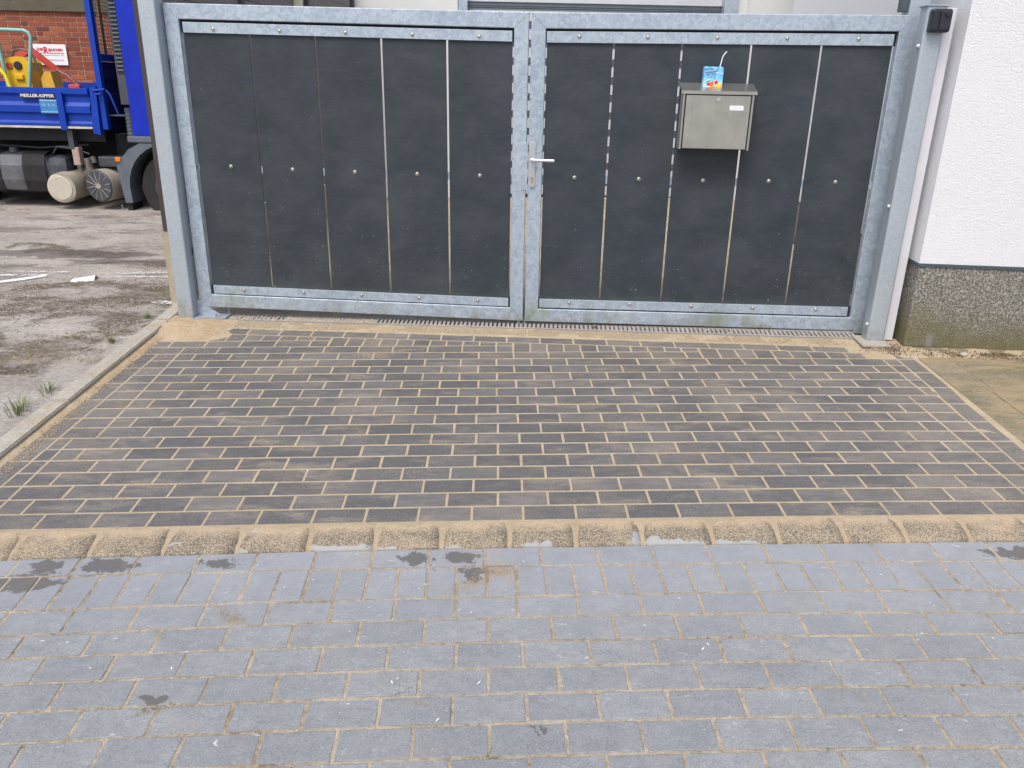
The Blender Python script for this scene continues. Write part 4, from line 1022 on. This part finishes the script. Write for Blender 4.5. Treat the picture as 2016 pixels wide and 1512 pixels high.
B().box(-0.04, 0.235, -0.0145, -0.0125, 0.012, 0.024).obj('logo_line', M['signred'], sg)
put_text('Bauunternehmen GmbH & Co. KG', 0.022, -0.235, -0.022, M['signred'], sg, width=0.46)
put_text('KUNDENPARKPLATZ', 0.042, -0.215, -0.11, M['signgrey'], sg, width=0.43)

# ------------------------------------------------------------------ blue tipper truck
TY = 9.3
T = thing('tipper_truck', 'blue tipper truck parked side-on in the yard, cab half hidden by left gate post', 'truck', (-4.6, TY, -0.03))
ox, oz = 4.6, 0.03          # local = world + (ox, -TY, oz)
def tx(x): return x+ox
def tz(z): return z+oz
# tipping body side board: corrugated profile extruded along x
prof_ = [(0.0, 1.03), (-0.02, 1.035), (-0.02, 1.06), (0.0, 1.085), (0.0, 1.155), (-0.028, 1.175), (-0.028, 1.245), (0.0, 1.285), (0.0, 1.345), (-0.03, 1.375), (-0.03, 1.432), (0.02, 1.436), (0.03, 1.03)]
def sideboard(xa, xb, y, mat, flip=1):
    b = B(); b.poly([(tx(xa), y+p[0]*flip, tz(p[1])) for p in prof_], (xb-xa, 0, 0)); return b.obj('side_board', mat, T)
sideboard(-9.2, -4.80, 0.0, M['blue'])
s2 = B(); s2.box(tx(-9.2), tx(-4.70), 2.1, 2.14, tz(1.0), tz(1.50)); s2.obj('side_board', M['blue'], T)
B().box(tx(-9.2), tx(-4.8), -0.036, 0.0, tz(1.006), tz(1.028)).obj('edge_rail', simple('worn_edge', (0.6, 0.55, 0.5), 0.5, 0.2, 0.2), T)
B().box(tx(-9.2), tx(-4.76), 0.03, 2.1, tz(0.985), tz(1.015)).obj('bed_floor', M['dark'], T)
for xs_ in (-5.115, -6.6, -8.1): B().poly([(tx(xs_)-0.036, -0.05, tz(0.99)), (tx(xs_)+0.036, -0.05, tz(0.99)), (tx(xs_)+0.034, -0.052, tz(1.39)), (tx(xs_)-0.034, -0.052, tz(1.39))], (0, 0.03, 0)).obj('stake', M['blue'], T)
B().poly([(tx(-4.80), -0.03, tz(0.96)), (tx(-4.72), -0.03, tz(0.94)), (tx(-4.70), -0.03, tz(1.46)), (tx(-4.77), -0.03, tz(1.44))], (0, 0.07, 0)).obj('corner_post', M['blue'], T)
# headboard across the front of the body
hbx = -4.67
B().box(tx(hbx)-0.03, tx(hbx)+0.03, 0.0, 0.075, tz(1.0), tz(2.75), 0.004).obj('headboard_post', M['blue'], T)
B().box(tx(hbx)-0.03, tx(hbx)+0.03, 2.06, 2.14, tz(1.0), tz(2.75), 0.004).obj('headboard_post', M['blue'], T)
hp = [(0, 1.0), (0, 1.25), (0.03, 1.27), (0.03, 1.37), (0, 1.39), (0, 1.52), (0.03, 1.54), (0.03, 1.62), (0, 1.64), (0, 1.72), (-0.02, 1.72), (-0.02, 1.0)]
B().poly([(tx(hbx)+p[0], 0.075, tz(p[1])) for p in hp], (0, 1.985, 0)).obj('headboard_panel', mat_blue('headboard_blue', (0.006, 0.016, 0.1), 0.1), T)
B().box(tx(hbx)-0.025, tx(hbx)+0.035, 0.075, 2.06, tz(1.725), tz(1.80), 0.004).obj('headboard_rail', M['blue'], T)
ms = B()
for i in range(40):
    y = 0.09+i*0.05; ms.box(tx(hbx)-0.0025, tx(hbx)+0.0025, y, y+0.006, tz(1.8), tz(2.72))
for i in range(24):
    z = 1.82+i*0.04; ms.box(tx(hbx)+0.0025, tx(hbx)+0.0065, 0.075, 2.06, tz(z), tz(z+0.005))
o = ms.obj('wire_mesh', simple('rusty_mesh', (0.12, 0.1, 0.09), 0.7, 0.2), T); o['kind'] = 'stuff'
B().box(tx(hbx)-0.012, tx(hbx)+0.012, 0.215, 0.27, tz(1.8), tz(2.72)).obj('mesh_stay', simple('rusty_flat', (0.3, 0.17, 0.08), 0.8), T)
# intake stack with louvres and bellows
st = B().box(tx(-4.465), tx(-4.345), 0.02, 0.3, tz(1.27), tz(2.75), 0.008).obj('intake_stack', M['dgrey'], T)
lm_ = B().poly([(0, 0, 0), (0, -0.014, 0.006), (0, -0.014, 0.012), (0, 0, 0.02)], (0.072, 0, 0)).me(); lm_.materials.append(M['grey'])
B().box(tx(-4.448), tx(-4.364), 0.017, 0.0195, tz(1.59), tz(2.72)).obj('grille_shade', M['black'], st)  # black sheet stands in for the shaded recess behind the louvres
for i in range(24): link('louvre', lm_, None, st, (tx(-4.442), 0.016, tz(1.62)+i*0.042))
be = B()
for i in range(8): be.cyl((tx(-4.43), 0.12, tz(0.90+i*0.042)), (tx(-4.43), 0.12, tz(0.915+i*0.042)), 0.052, 0.056, 20).cyl((tx(-4.43), 0.12, tz(0.915+i*0.042)), (tx(-4.43), 0.12, tz(0.942+i*0.042)), 0.047, 0.047, 20)
be.obj('air_bellows', M['grey'], T)
B().tube([(tx(-4.60), 0.0, tz(1.42)), (tx(-4.56), -0.01, tz(1.38)), (tx(-4.51), -0.01, tz(1.22)), (tx(-4.50), 0.0, tz(1.17))], 0.011, 8).obj('locking_lever', M['blue'], T)
B().cyl((tx(-4.74), -0.03, tz(1.41)), (tx(-4.60), -0.03, tz(1.43)), 0.014, 0.014, 10).cyl((tx(-4.70), -0.05, tz(1.375)), (tx(-4.64), -0.05, tz(1.38)), 0.012, 0.012, 8).obj('hinge_pin', M['blue'], T)
B().box(tx(-4.66), tx(-4.36), 0.1, 1.9, tz(1.145), tz(1.16)).obj('cross_rail', M['grey'], T)
# cab
cabp = [(-4.362, 0.94), (-2.45, 0.94), (-2.35, 1.35), (-2.45, 1.75), (-2.62, 2.75), (-4.362, 2.75)]
cm = B().poly([(tx(a), 0.0, tz(b)) for a, b in cabp], (0, 2.1, 0)); cm.obj('cab', M['cabblue'], T)
B().box(tx(-3.6), tx(-2.8), -0.004, 0.0, tz(1.7), tz(2.45)).obj('side_window', M['dgrey'], T)
B().box(tx(-3.75), tx(-3.74), -0.003, 0.0, tz(0.95), tz(2.5)).obj('door_seam', M['black'], T)
# wheel arch in grey
arch = B(); cx0, cz0 = -3.98, 0.36
def arc(r, a0, a1, n): return [(cx0+r*math.cos(a0+(a1-a0)*i/n), cz0+r*math.sin(a0+(a1-a0)*i/n)) for i in range(n+1)]
a0, a1 = math.radians(20), math.radians(178)
inner = arc(0.50, a0, a1, 14); 
outer = [(-3.5, .86), (-4.30, .86), (-4.44, .79), (-4.56, .66), (-4.60, .60), (-4.555, .19)]
arch.poly([(tx(a), -0.02, tz(b)) for a, b in (inner+[(-4.47, 0.19)]+outer[::-1])], (0, 0.30, 0))
arch.obj('wheel_arch', M['grey'], T)
B().box(tx(-4.43), tx(-3.4), -0.03, 0.32, tz(0.868), tz(0.936), 0.012).obj('step_trim', M['grey'], T)
B().box(tx(-4.60), tx(-4.54), -0.035, -0.02, tz(0.655), tz(0.705), 0.006).obj('side_marker', M['amber'], T)
B().box(tx(-4.56), tx(-4.50), 0.02, 0.30, tz(0.02), tz(0.2)).obj('mud_flap', M['rubber'], T)
ch = B()
for i in range(7): ch.cyl((tx(-4.612), 0.0, tz(0.165-i*0.021)), (tx(-4.612), 0.0, tz(0.15-i*0.021)), 0.006, 0.006, 6)
ch.obj('chain', M['alu'], T)
def wheel(x, y, r, w, dual=False):
    root = B(); root.cyl((0, 0, 0), (0, w, 0), r-0.02, r-0.02, 40); ty = link('wheel', root.me(), M['rubber'], T, (tx(x), y, tz(r-0.035)))
    b = B(); n = 40
    for (ra, ya, rb, yb) in ((r*0.62, 0.0, r*0.95, -0.012), (r*0.95, -0.012, r, 0.02), (r, 0.02, r, w)):
        vs = [(ra*math.cos(2*math.pi*i/n), ya, ra*math.sin(2*math.pi*i/n)) for i in range(n)]+[(rb*math.cos(2*math.pi*i/n), yb, rb*math.sin(2*math.pi*i/n)) for i in range(n)]
        b.add(vs, [(i, (i+1) % n, n+(i+1) % n, n+i) for i in range(n)], True)
    b.obj('tyre', M['rubber'], ty)
    B().cyl((0, -0.01, 0), (0, 0.03, 0), r*0.58, r*0.6, 28).cyl((0, -0.04, 0), (0, 0.0, 0), r*0.2, r*0.22, 20).obj('rim', M['dgrey'], ty)
wheel(-3.98, 0.05, 0.395, 0.25); wheel(-3.98, 1.8, 0.395, 0.25)
wheel(-6.75, 0.12, 0.395, 0.5); wheel(-6.75, 1.5, 0.395, 0.5)
# chassis, tanks and silencer
B().box(tx(-9.0), tx(-2.6), 0.65, 0.78, tz(0.62), tz(0.86)).box(tx(-9.0), tx(-2.6), 1.3, 1.43, tz(0.62), tz(0.86)).obj('chassis_rail', M['dark'], T)
B().box(tx(-9.0), tx(-4.75), 0.12, 2.0, tz(0.86), tz(0.985)).obj('subframe', M['dark'], T)
B().box(tx(-4.75), tx(-3.0), 0.35, 1.9, tz(0.35), tz(0.935)).obj('engine_block', M['dark'], T)
B().box(tx(-6.3), tx(-4.8), 0.5, 1.6, tz(0.35), tz(0.62)).obj('gearbox', M['dark'], T)
tk_ = B().box(tx(-6.3), tx(-5.42), 0.06, 0.55, tz(0.27), tz(0.73), 0.15).obj('fuel_tank', M['tank'], T)
B().cyl((tx(-5.88), 0.2, tz(0.72)), (tx(-5.88), 0.2, tz(0.775)), 0.055, 0.05, 18).obj('filler_cap', M['dgrey'], tk_)
for xs2 in (-6.15, -5.62): B().box(tx(xs2), tx(xs2)+0.035, 0.05, 0.56, tz(0.262), tz(0.738), 0.15).obj('strap', M['rubber'], tk_)
B().tube([(tx(-5.40), 0.15, tz(0.72)), (tx(-5.30), 0.08, tz(0.80)), (tx(-5.10), 0.06, tz(0.78)), (tx(-4.95), 0.1, tz(0.72))], 0.012, 8).tube([(tx(-6.3), 0.3, tz(0.80)), (tx(-5.6), 0.26, tz(0.77)), (tx(-5.0), 0.22, tz(0.82))], 0.014, 8).obj('air_hose', M['dgrey'], T)
B().box(tx(-5.46), tx(-5.20), 0.04, 0.5, tz(0.255), tz(0.70), 0.11).obj('tank_end', M['dgrey'], T)
mf = B().cyl((tx(-5.27), -0.03, tz(0.345)), (tx(-5.19), 0.60, tz(0.40)), 0.172, 0.172, 32).obj('silencer', M['muff'], T)
B().cyl((tx(-5.27), -0.045, tz(0.345)), (tx(-5.27), -0.028, tz(0.345)), 0.15, 0.168, 32).cyl((tx(-5.268), -0.055, tz(0.345)), (tx(-5.268), -0.04, tz(0.345)), 0.13, 0.14, 32).obj('end_cap', simple('dusty_cap', (0.5, 0.46, 0.38), 0.8), mf)
af = B().cyl((tx(-4.84), 0.0, tz(0.375)), (tx(-4.72), 0.42, tz(0.39)), 0.185, 0.185, 32).obj('air_filter', M['muff'], T)
gr = B().cyl((tx(-4.8455), -0.019, tz(0.3743)), (tx(-4.8405), -0.001, tz(0.3748)), 0.168, 0.183, 32); gr.obj('filter_face', M['dgrey'], af)
sp_ = B()
for i in range(12):
    t = 2*math.pi*i/12+0.2; sp_.cyl((tx(-4.847)+0.02*math.cos(t), -0.021+0.0057*math.cos(t), tz(0.375)+0.02*math.sin(t)), (tx(-4.847)+0.165*math.cos(t), -0.021-0.285*0.165*math.cos(t)*-1*-1, tz(0.375)+0.165*math.sin(t)), 0.004, 0.003, 6)
sp_.cyl((tx(-4.842), -0.03, tz(0.375)), (tx(-4.842), -0.012, tz(0.375)), 0.03, 0.03, 14).obj('filter_ribs', M['muff'], af)
B().box(tx(-4.86), tx(-4.56), 0.08, 0.4, tz(0.58), tz(0.70), 0.02).obj('battery_box', M['dgrey'], T)
B().box(tx(-5.10), tx(-5.02), -0.0, 0.1, tz(0.60), tz(0.80), 0.01).obj('valve', simple('dirty_label', (0.4, 0.3, 0.26), 0.8, 0, 0.3, 40), T)
B().cyl((tx(-5.06), 0.05, tz(0.62)), (tx(-5.05), 0.05, tz(0.53)), 0.035, 0.03, 12).cyl((tx(-4.97), 0.06, tz(0.68)), (tx(-4.94), 0.06, tz(0.50)), 0.04, 0.045, 12).box(tx(-5.02), tx(-4.86), 0.04, 0.12, tz(0.48), tz(0.54), 0.01).cyl((tx(-4.90), 0.05, tz(0.70)), (tx(-4.88), 0.05, tz(0.63)), 0.03, 0.03, 10).obj('air_valves', simple('greasy_metal', (0.16, 0.15, 0.13), 0.6, 0.4, 0.4, 20), T)
B().box(tx(-5.12), tx(-5.06), 0.0, 0.08, tz(0.78), tz(0.99)).obj('bracket', M['dgrey'], T)
# plate with maker's lettering and sticker
pb = B().box(tx(-5.56), tx(-5.155), -0.045, -0.034, tz(1.325), tz(1.374)).obj('maker_plate', M['black'], T)
o = put_text('MEILLER-KIPPER', 0.045, tx(-5.545), tz(1.334), M['white'], pb, y=-0.0465, bold=0.0008, width=0.375)
stk = B().box(tx(-5.345), tx(-5.135), -0.043, -0.030, tz(1.165), tz(1.315)).obj('sticker', M['bluedecal'], T)
B().box(tx(-5.34), tx(-5.14), -0.0445, -0.0425, tz(1.295), tz(1.303)).box(tx(-5.34), tx(-5.14), -0.0445, -0.0425, tz(1.176), tz(1.184)).obj('sticker_border', simple('pale_blue', (0.35, 0.55, 0.7), 0.5), stk)
put_text('W R N', 0.05, tx(-5.325), tz(1.235), simple('pale_blue2', (0.3, 0.5, 0.65), 0.5), stk, y=-0.0445, width=0.15)

# load on the truck bed
LYY = 10.2
pc = thing('plate_compactor', 'yellow plate compactor with teal tubular handle standing on the truck bed', 'compactor', (-6.07, LYY, 1.015))
hb = B()
hb.poly([(-0.15, 0, 0.30), (-0.17, 0, 0.68), (-0.13, 0, 0.745), (0.0, 0, 0.765), (0.10, 0, 0.735), (0.135, 0, 0.70), (0.13, 0, 0.30)], (0, 0.28, 0)); hb.obj('housing', M['yellow'], pc)
B().box(-0.30, 0.22, -0.02, 0.4, 0.0, 0.06).box(-0.2, 0.18, 0.02, 0.3, 0.06, 0.31).obj('base_plate', M['dgrey'], pc)
B().cyl((0.0, -0.02, 0.66), (0.0, 0.0, 0.66), 0.045, 0.05, 20).obj('cap', M['keybox'], pc)
B().box(-0.14, -0.07, -0.012, 0.0, 0.62, 0.69, 0.01).obj('switch', M['red'], pc)
B().box(-0.05, 0.05, -0.03, 0.0, 0.50, 0.56, 0.01).obj('clip', M['yellow'], pc)
B().tube([(-0.13, -0.06, 0.42), (-0.16, -0.05, 1.0), (-0.14, -0.05, 1.04), (-0.10, -0.05, 1.055), (0.17, -0.05, 1.05), (0.22, -0.05, 1.03), (0.245, -0.05, 0.98), (0.19, -0.06, 0.70), (0.13, -0.06, 0.42)], 0.021, 12).obj('handle', M['teal'], pc)
B().tube([(-0.12, 0.1, 0.74), (-0.08, 0.1, 0.83), (0.0, 0.1, 0.85), (0.1, 0.1, 0.83), (0.16, 0.1, 0.74), (0.18, 0.1, 0.6)], 0.014, 8).obj('lifting_bow', M['tank'], pc)
hs = B().tube([(-0.35, 0, 0.68), (-0.22, 0, 0.63), (-0.16, 0, 0.55), (-0.12, 0, 0.40), (-0.10, 0, 0.30)], 0.022, 10).obj('hose', simple('yellow_hose', (0.8, 0.68, 0.03), 0.5)); hs.location = (-6.0, LYY-0.15, 1.015)
tag(hs, 'bright yellow curved hose in front of the compactor on the truck', 'hose')
rs = B().poly([(-0.5, 0, 0.66), (-0.16, 0, 0.87), (-0.06, 0, 0.88), (0.42, 0, 0.50), (0.42, 0, 0.45), (-0.10, 0, 0.81), (-0.5, 0, 0.58)], (0, 0.05, 0)).obj('lifting_frame', M['red']); rs.location = (-6.02, LYY+0.35, 1.015)
tag(rs, 'red angled metal frame behind the yellow compactor on the truck', 'frame')
yc = B().poly([(-0.08, 0, 0.32), (-0.09, 0, 0.52), (-0.03, 0, 0.60), (0.04, 0, 0.60), (0.08, 0, 0.32)], (0, 0.2, 0)).obj('canister', simple('pale_yellow', (0.72, 0.42, 0.05), 0.55)); yc.location = (-5.73, LYY, 1.015)
tag(yc, 'small pale yellow canister right of the compactor on the truck', 'canister')
rt_ = B().tube([(-0.12, 0, 0.62), (0.0, 0, 0.56), (0.12, 0, 0.45)], 0.014, 8); rt_ = rt_.obj('tool_bar', M['tank']); rt_.location = (-5.55, LYY+0.1, 1.015)
tag(rt_, 'grey metal tool bar leaning above the rear rim of the truck bed', 'tool')
rt2 = B().box(-0.07, 0.07, 0, 0.06, 0.37, 0.46, 0.015).obj('red_holder', M['red']); rt2.location = (-5.46, LYY+0.05, 1.015)
tag(rt2, 'small red holder just above the truck side board', 'holder')

# ------------------------------------------------------------------ yard details
def quadz(name, pts, zf, mat, lift=0.006, kind='structure'):
    vs = [(x, y, zf(x, y)+lift) for x, y in pts]
    # subdivide along the first axis so that it follows the ground
    P0, P1, P2, P3 = [Vector(p) for p in pts]; n = 16; V = []; F = []
    for i in range(n+1):
        for a, b in ((P0, P1), (P3, P2)):
            p = a.lerp(b, i/n); V.append((p.x, p.y, zf(p.x, p.y)+lift))
    for i in range(n): F.append((2*i, 2*i+2, 2*i+3, 2*i+1))
    o = link(name, mesh(V, F), mat); o['kind'] = kind; return o
quadz('road_marking', [(-3.35, 6.44), (-2.42, 6.53), (-2.42, 6.61), (-3.35, 6.51)], yz, M['line'])
quadz('road_marking', [(-3.4, 6.30), (-2.46, 6.36), (-2.46, 6.41), (-3.4, 6.35)], yz, M['line'])
quadz('road_marking', [(-5.4, 6.40), (-3.78, 6.50), (-3.78, 6.57), (-5.4, 6.48)], yz, M['line'])
quadz('road_marking', [(-5.4, 6.22), (-3.88, 6.38), (-3.88, 6.44), (-5.4, 6.28)], yz, M['line'])
quadz('road_marking', [(-4.35, 5.83), (-3.86, 6.36), (-3.92, 6.42), (-4.41, 5.9)], yz, simple('fresh_road_paint', (0.7, 0.72, 0.72), 0.8, 0, 0.15, 30))
quadz('road_marking', [(-2.62, 5.48), (-2.43, 5.44), (-2.43, 5.54), (-2.58, 5.56)], yz, M['line'])
lt = B()
nn = 14
for j in range(9):
    pass
V = []; F = []
for i in range(13):
    for j in range(7):
        u, v = i/12, j/6; V.append(((u-.5)*0.19+.03*v, (v-.5)*0.13+.02*vnoise(u*2, 1, 2), 0.004+0.045*math.sin(math.pi*min(1, v*1.15))*(0.35+0.65*u)+0.014*vnoise(u*3, v*3, 2.2)))
for i in range(12):
    for j in range(6): F.append((i*7+j, (i+1)*7+j, (i+1)*7+j+1, i*7+j+1))
o = link('litter', mesh(V, F, True), M['paper']); o.location = (-3.50, 6.23, yz(-3.5, 6.23)); o.rotation_euler = (0, 0, 0.35); o.scale = (0.9, 0.75, 0.8)
tag(o, 'crumpled white paper litter lying on the yard by the worn line', 'litter')
def tuft(name, x, y, zf, n, h, sp, mat, label, cat='plant'):
    b = B()
    for _ in range(n):
        a = random.uniform(0, 2*math.pi); r = random.uniform(0, sp); hx = h*random.uniform(.5, 1.1); bend = random.uniform(.3, 1.0)*hx
        bx, by = r*math.cos(a), r*math.sin(a)*1.5; d = Vector((math.cos(a), math.sin(a), 0)); s = Vector((-d.y, d.x, 0))*random.uniform(.0015, .003)
        p0 = Vector((bx, by, 0)); p1 = p0+d*bend*.35+Vector((0, 0, hx*.6)); p2 = p0+d*bend+Vector((0, 0, hx*random.uniform(.6, 1)))
        b.add([p0-s, p0+s, p1+s, p1-s, p2], [(0, 1, 2, 3), (3, 2, 4)])
    o = b.obj(name, mat); o.location = (x, y, zf(x, y)); tag(o, label, cat); return o
tuft('grass_tuft', -2.47, 3.62, yz, 45, 0.085, 0.06, M['leaf'], 'green grass tuft growing by the near end of the left edging kerb')
tuft('grass_tuft', -2.46, 3.87, yz, 30, 0.07, 0.05, M['leaf'], 'small grass tuft just behind the larger one by the edging kerb')
tuft('weed', -2.48, 4.62, yz, 40, 0.05, 0.035, M['weed'], 'brown-green weed halfway along the left edging kerb')
tuft('weed', -2.47, 5.1, yz, 26, 0.05, 0.03, M['leaf'], 'tiny green weed at the far end of the edging kerb near the gate post')
tuft('weed', 1.64, 4.99, lambda a, b: gz(a, b)+.002, 36, 0.05, 0.05, M['weed'], 'low green weed growing in the drain under the right gate leaf')
tuft('moss_tuft', 0.54, 4.97, lambda a, b: gz(a, b)+.002, 26, 0.022, 0.012, M['weed'], 'dark moss tuft in a drain slot below the middle of the gate')
def pebble(x, y, r, mat, label, zf=gz):
    bm = bmesh.new(); bmesh.ops.create_icosphere(bm, subdivisions=2, radius=r)
    for v in bm.verts: v.co = Vector((v.co.x*1.3, v.co.y, v.co.z*.8))*(1+.18*vnoise(v.co.x*40, v.co.y*40+v.co.z*50, 1))
    me = bpy.data.meshes.new('m'); bm.to_mesh(me); bm.free()
    for p in me.polygons: p.use_smooth = True
    o = link('pebble', me, mat, None, (x, y, zf(x, y)+r*.55)); tag(o, label, 'stone'); return o
pebble(2.715, 4.50, .018, M['stone'], 'largest pale stone on the slabs below the white building')
pebble(2.43, 4.52, .008, M['stone'], 'tiny pale stone by the corner of the white building plinth')

# loose sand, crumbs and petals
def yard_scatter(name, n, rmin, rmax, mat, label, cat, xr, yr, thr):
    b = B(); c_ = 0
    while c_ < n:
        x = random.uniform(*xr); y = random.uniform(*yr)
        if vnoise(x, y*1.6, 1.6)+0.5*vnoise(x, y, 6) < thr: 
            if random.random() > .12: continue
        r = random.uniform(rmin, rmax); z = yz(x, y); t = random.uniform(0, 6)
        b.add([(x+r*math.cos(t+i*2.1), y+r*math.sin(t+i*2.1), z-.001) for i in range(3)]+[(x+random.uniform(-.3, .3)*r, y, z+r*1.1)], [(0, 1, 3), (1, 2, 3), (2, 0, 3)]); c_ += 1
    return tag(b.obj(name, mat), label, cat, None, 'stuff')
yard_scatter('dirt_crumbs', 2600, .002, .008, simple('yard_dirt', (0.15, 0.125, 0.07), 0.95, 0, 0.5, 30), 'brown soil and moss crumbs scattered over the yard asphalt', 'dirt', (-4.6, -2.42), (4.3, 6.9), 0.1)
yard_scatter('yard_grit', 5200, .002, .007, M['stone'], 'pale grit scattered over the yard asphalt', 'grit', (-4.6, -2.40), (3.2, 7.6), -0.1)
jg_ = B()
for (cx, cy, poly, dz, tx_, ty_) in gp.p:
    if not inview(cx, cy): continue
    for i in range(4):
        a = Vector(poly[i]); b = Vector(poly[(i+1) % 4]); d = b-a; L_ = d.length
        if L_ < 0.02: continue
        nrm = Vector((d.y, -d.x)).normalized()
        dens = 0.35+0.9*max(0, 0.5+vnoise(cx+a.x, cy+a.y, 2.5))
        for _ in range(int(L_*300*dens)):
            q = a+d*random.random()+nrm*(0.004-abs(random.gauss(0, 1))*0.0045); r = random.uniform(.0009, .0021)
            x, y = cx+q.x, cy+q.y; z = gzc(x, y)+DZ+0.0002; t = random.uniform(0, 6)
            jg_.add([(x+r*math.cos(t+k_*2.1), y+r*math.sin(t+k_*2.1), z) for k_ in range(3)]+[(x, y, z+r*.9)], [(0, 1, 3), (1, 2, 3), (2, 0, 3)])
tag(jg_.obj('joint_grit', M['sand']), 'fine sand grit lying along the joints of the grey pavers', 'grit', None, 'stuff')
def scatter(name, spots, n, rmin, rmax, mat, label, dz=0.0, cat='sand', flatn=.55):
    b = B()
    for (cx, cy, sx, sy, ang, k) in spots:
        for _ in range(int(n*k)):
            a, c = random.gauss(0, 1)*sx, random.gauss(0, 1)*sy
            x = cx+a*math.cos(ang)-c*math.sin(ang); y = cy+a*math.sin(ang)+c*math.cos(ang); r = random.uniform(rmin, rmax)
            z = gzc(x, y)+dz; t = random.uniform(0, 6)
            pts = [(x+r*math.cos(t+i*2.1), y+r*math.sin(t+i*2.1), z) for i in range(3)]
            b.add(pts+[(x+random.uniform(-.3, .3)*r, y, z+r*flatn*2)], [(0, 1, 3), (1, 2, 3), (2, 0, 3)])
    return tag(b.obj(name, mat), label, cat, None, 'stuff')
scatter('sand_crumbs', [(-0.135, 2.34, .045, .016, 0.55, 1.0), (-0.045, 2.44, .03, .02, 0, .9), (-0.03, 2.41, .035, .022, 0, .9), (-0.09, 2.37, .03, .03, .4, .5), (0.02, 2.39, .02, .03, 0, .35), (-0.92, 2.17, .045, .015, -0.6, .45), (-0.9, 2.15, .02, .01, 0, .3),
                        (-0.25, 1.80, .02, .006, 0, .3), (1.0, 1.86, .05, .03, 0, .2), (1.75, 2.36, .08, .05, .3, .6), (-1.0, 1.77, .04, .01, .3, .3)], 420, .0012, .0032, M['sand'], 'orange sand crumbs scattered on the grey pavers', DZ)
scatter('sand_streak', [(-0.80, 4.50, .075, .017, .35, 1.0), (-0.66, 4.55, .05, .015, .3, .6), (-0.35, 4.64, .1, .02, .1, .2), (-0.85, 4.13, .07, .012, .3, .6), (-0.4, 3.08, .1, .02, .1, .4), (1.72, 4.12, .07, .02, .3, .5), (-1.98, 4.55, .12, .07, .1, 1.6), (-2.1, 4.3, .05, .15, 0, .8), (2.15, 4.5, .08, .05, 0, .8)], 380, .001, .0026, M['sand'], 'tan sand grains strewn over the dark clinkers', 0.0)
scatter('gravel', [(-2.23, 3.6, .018, .45, 0, 2.0), (-2.24, 4.6, .02, .3, 0, 1.6), (-2.2, 3.1, .015, .3, 0, 1.0)], 320, .0016, .005, M['sand'], 'coarse sand and grit beside the left edging kerb', 0.003)
scatter('sand_clods', [(-2.12, 4.97, .08, .07, 0, 1.0), (-2.02, 4.83, .07, .04, 0, .6), (-1.6, 4.93, .3, .02, -.07, .5), (1.8, 4.71, .2, .03, -.07, .5), (2.25, 4.62, .05, .03, 0, .4), (0.2, 4.86, .9, .03, -.075, .9)], 420, .0015, .006, M['sand'], 'small sand clods around the gate post feet and along the drain', .004)
scatter('debris', [(2.75, 4.52, .3, .03, -.09, 1.6), (2.35, 4.62, .06, .04, 0, .8), (3.3, 4.47, .3, .03, -.09, 1.0)], 420, .0015, .005, simple('brown_debris', (0.12, 0.075, 0.04), 0.95, 0, 0.4, 60), 'brown needles and soil along the foot of the white building', -.001, 'debris', 1.2)
b = B()
for (x, y) in ((-0.34, 1.88), (-0.325, 1.895), (-0.08, 1.88), (-0.19, 1.74), (-1.02, 1.93), (-1.0, 2.0), (0.62, 2.03), (0.64, 2.05), (-0.29, 2.34)):
    t = random.uniform(0, 3); r = random.uniform(.006, .012); z = gz(x, y)+DZ+.002
    b.add([(x-r*math.cos(t), y-r*math.sin(t), z), (x+r*.25*math.sin(t), y-r*.25*math.cos(t), z+.001), (x+r*math.cos(t), y+r*math.sin(t), z), (x-r*.25*math.sin(t), y+r*.25*math.cos(t), z+.001)], [(0, 1, 2, 3)])
tag(b.obj('petals', M['petal']), 'a few small white petals lying on the grey pavers', 'petals', None, 'stuff')
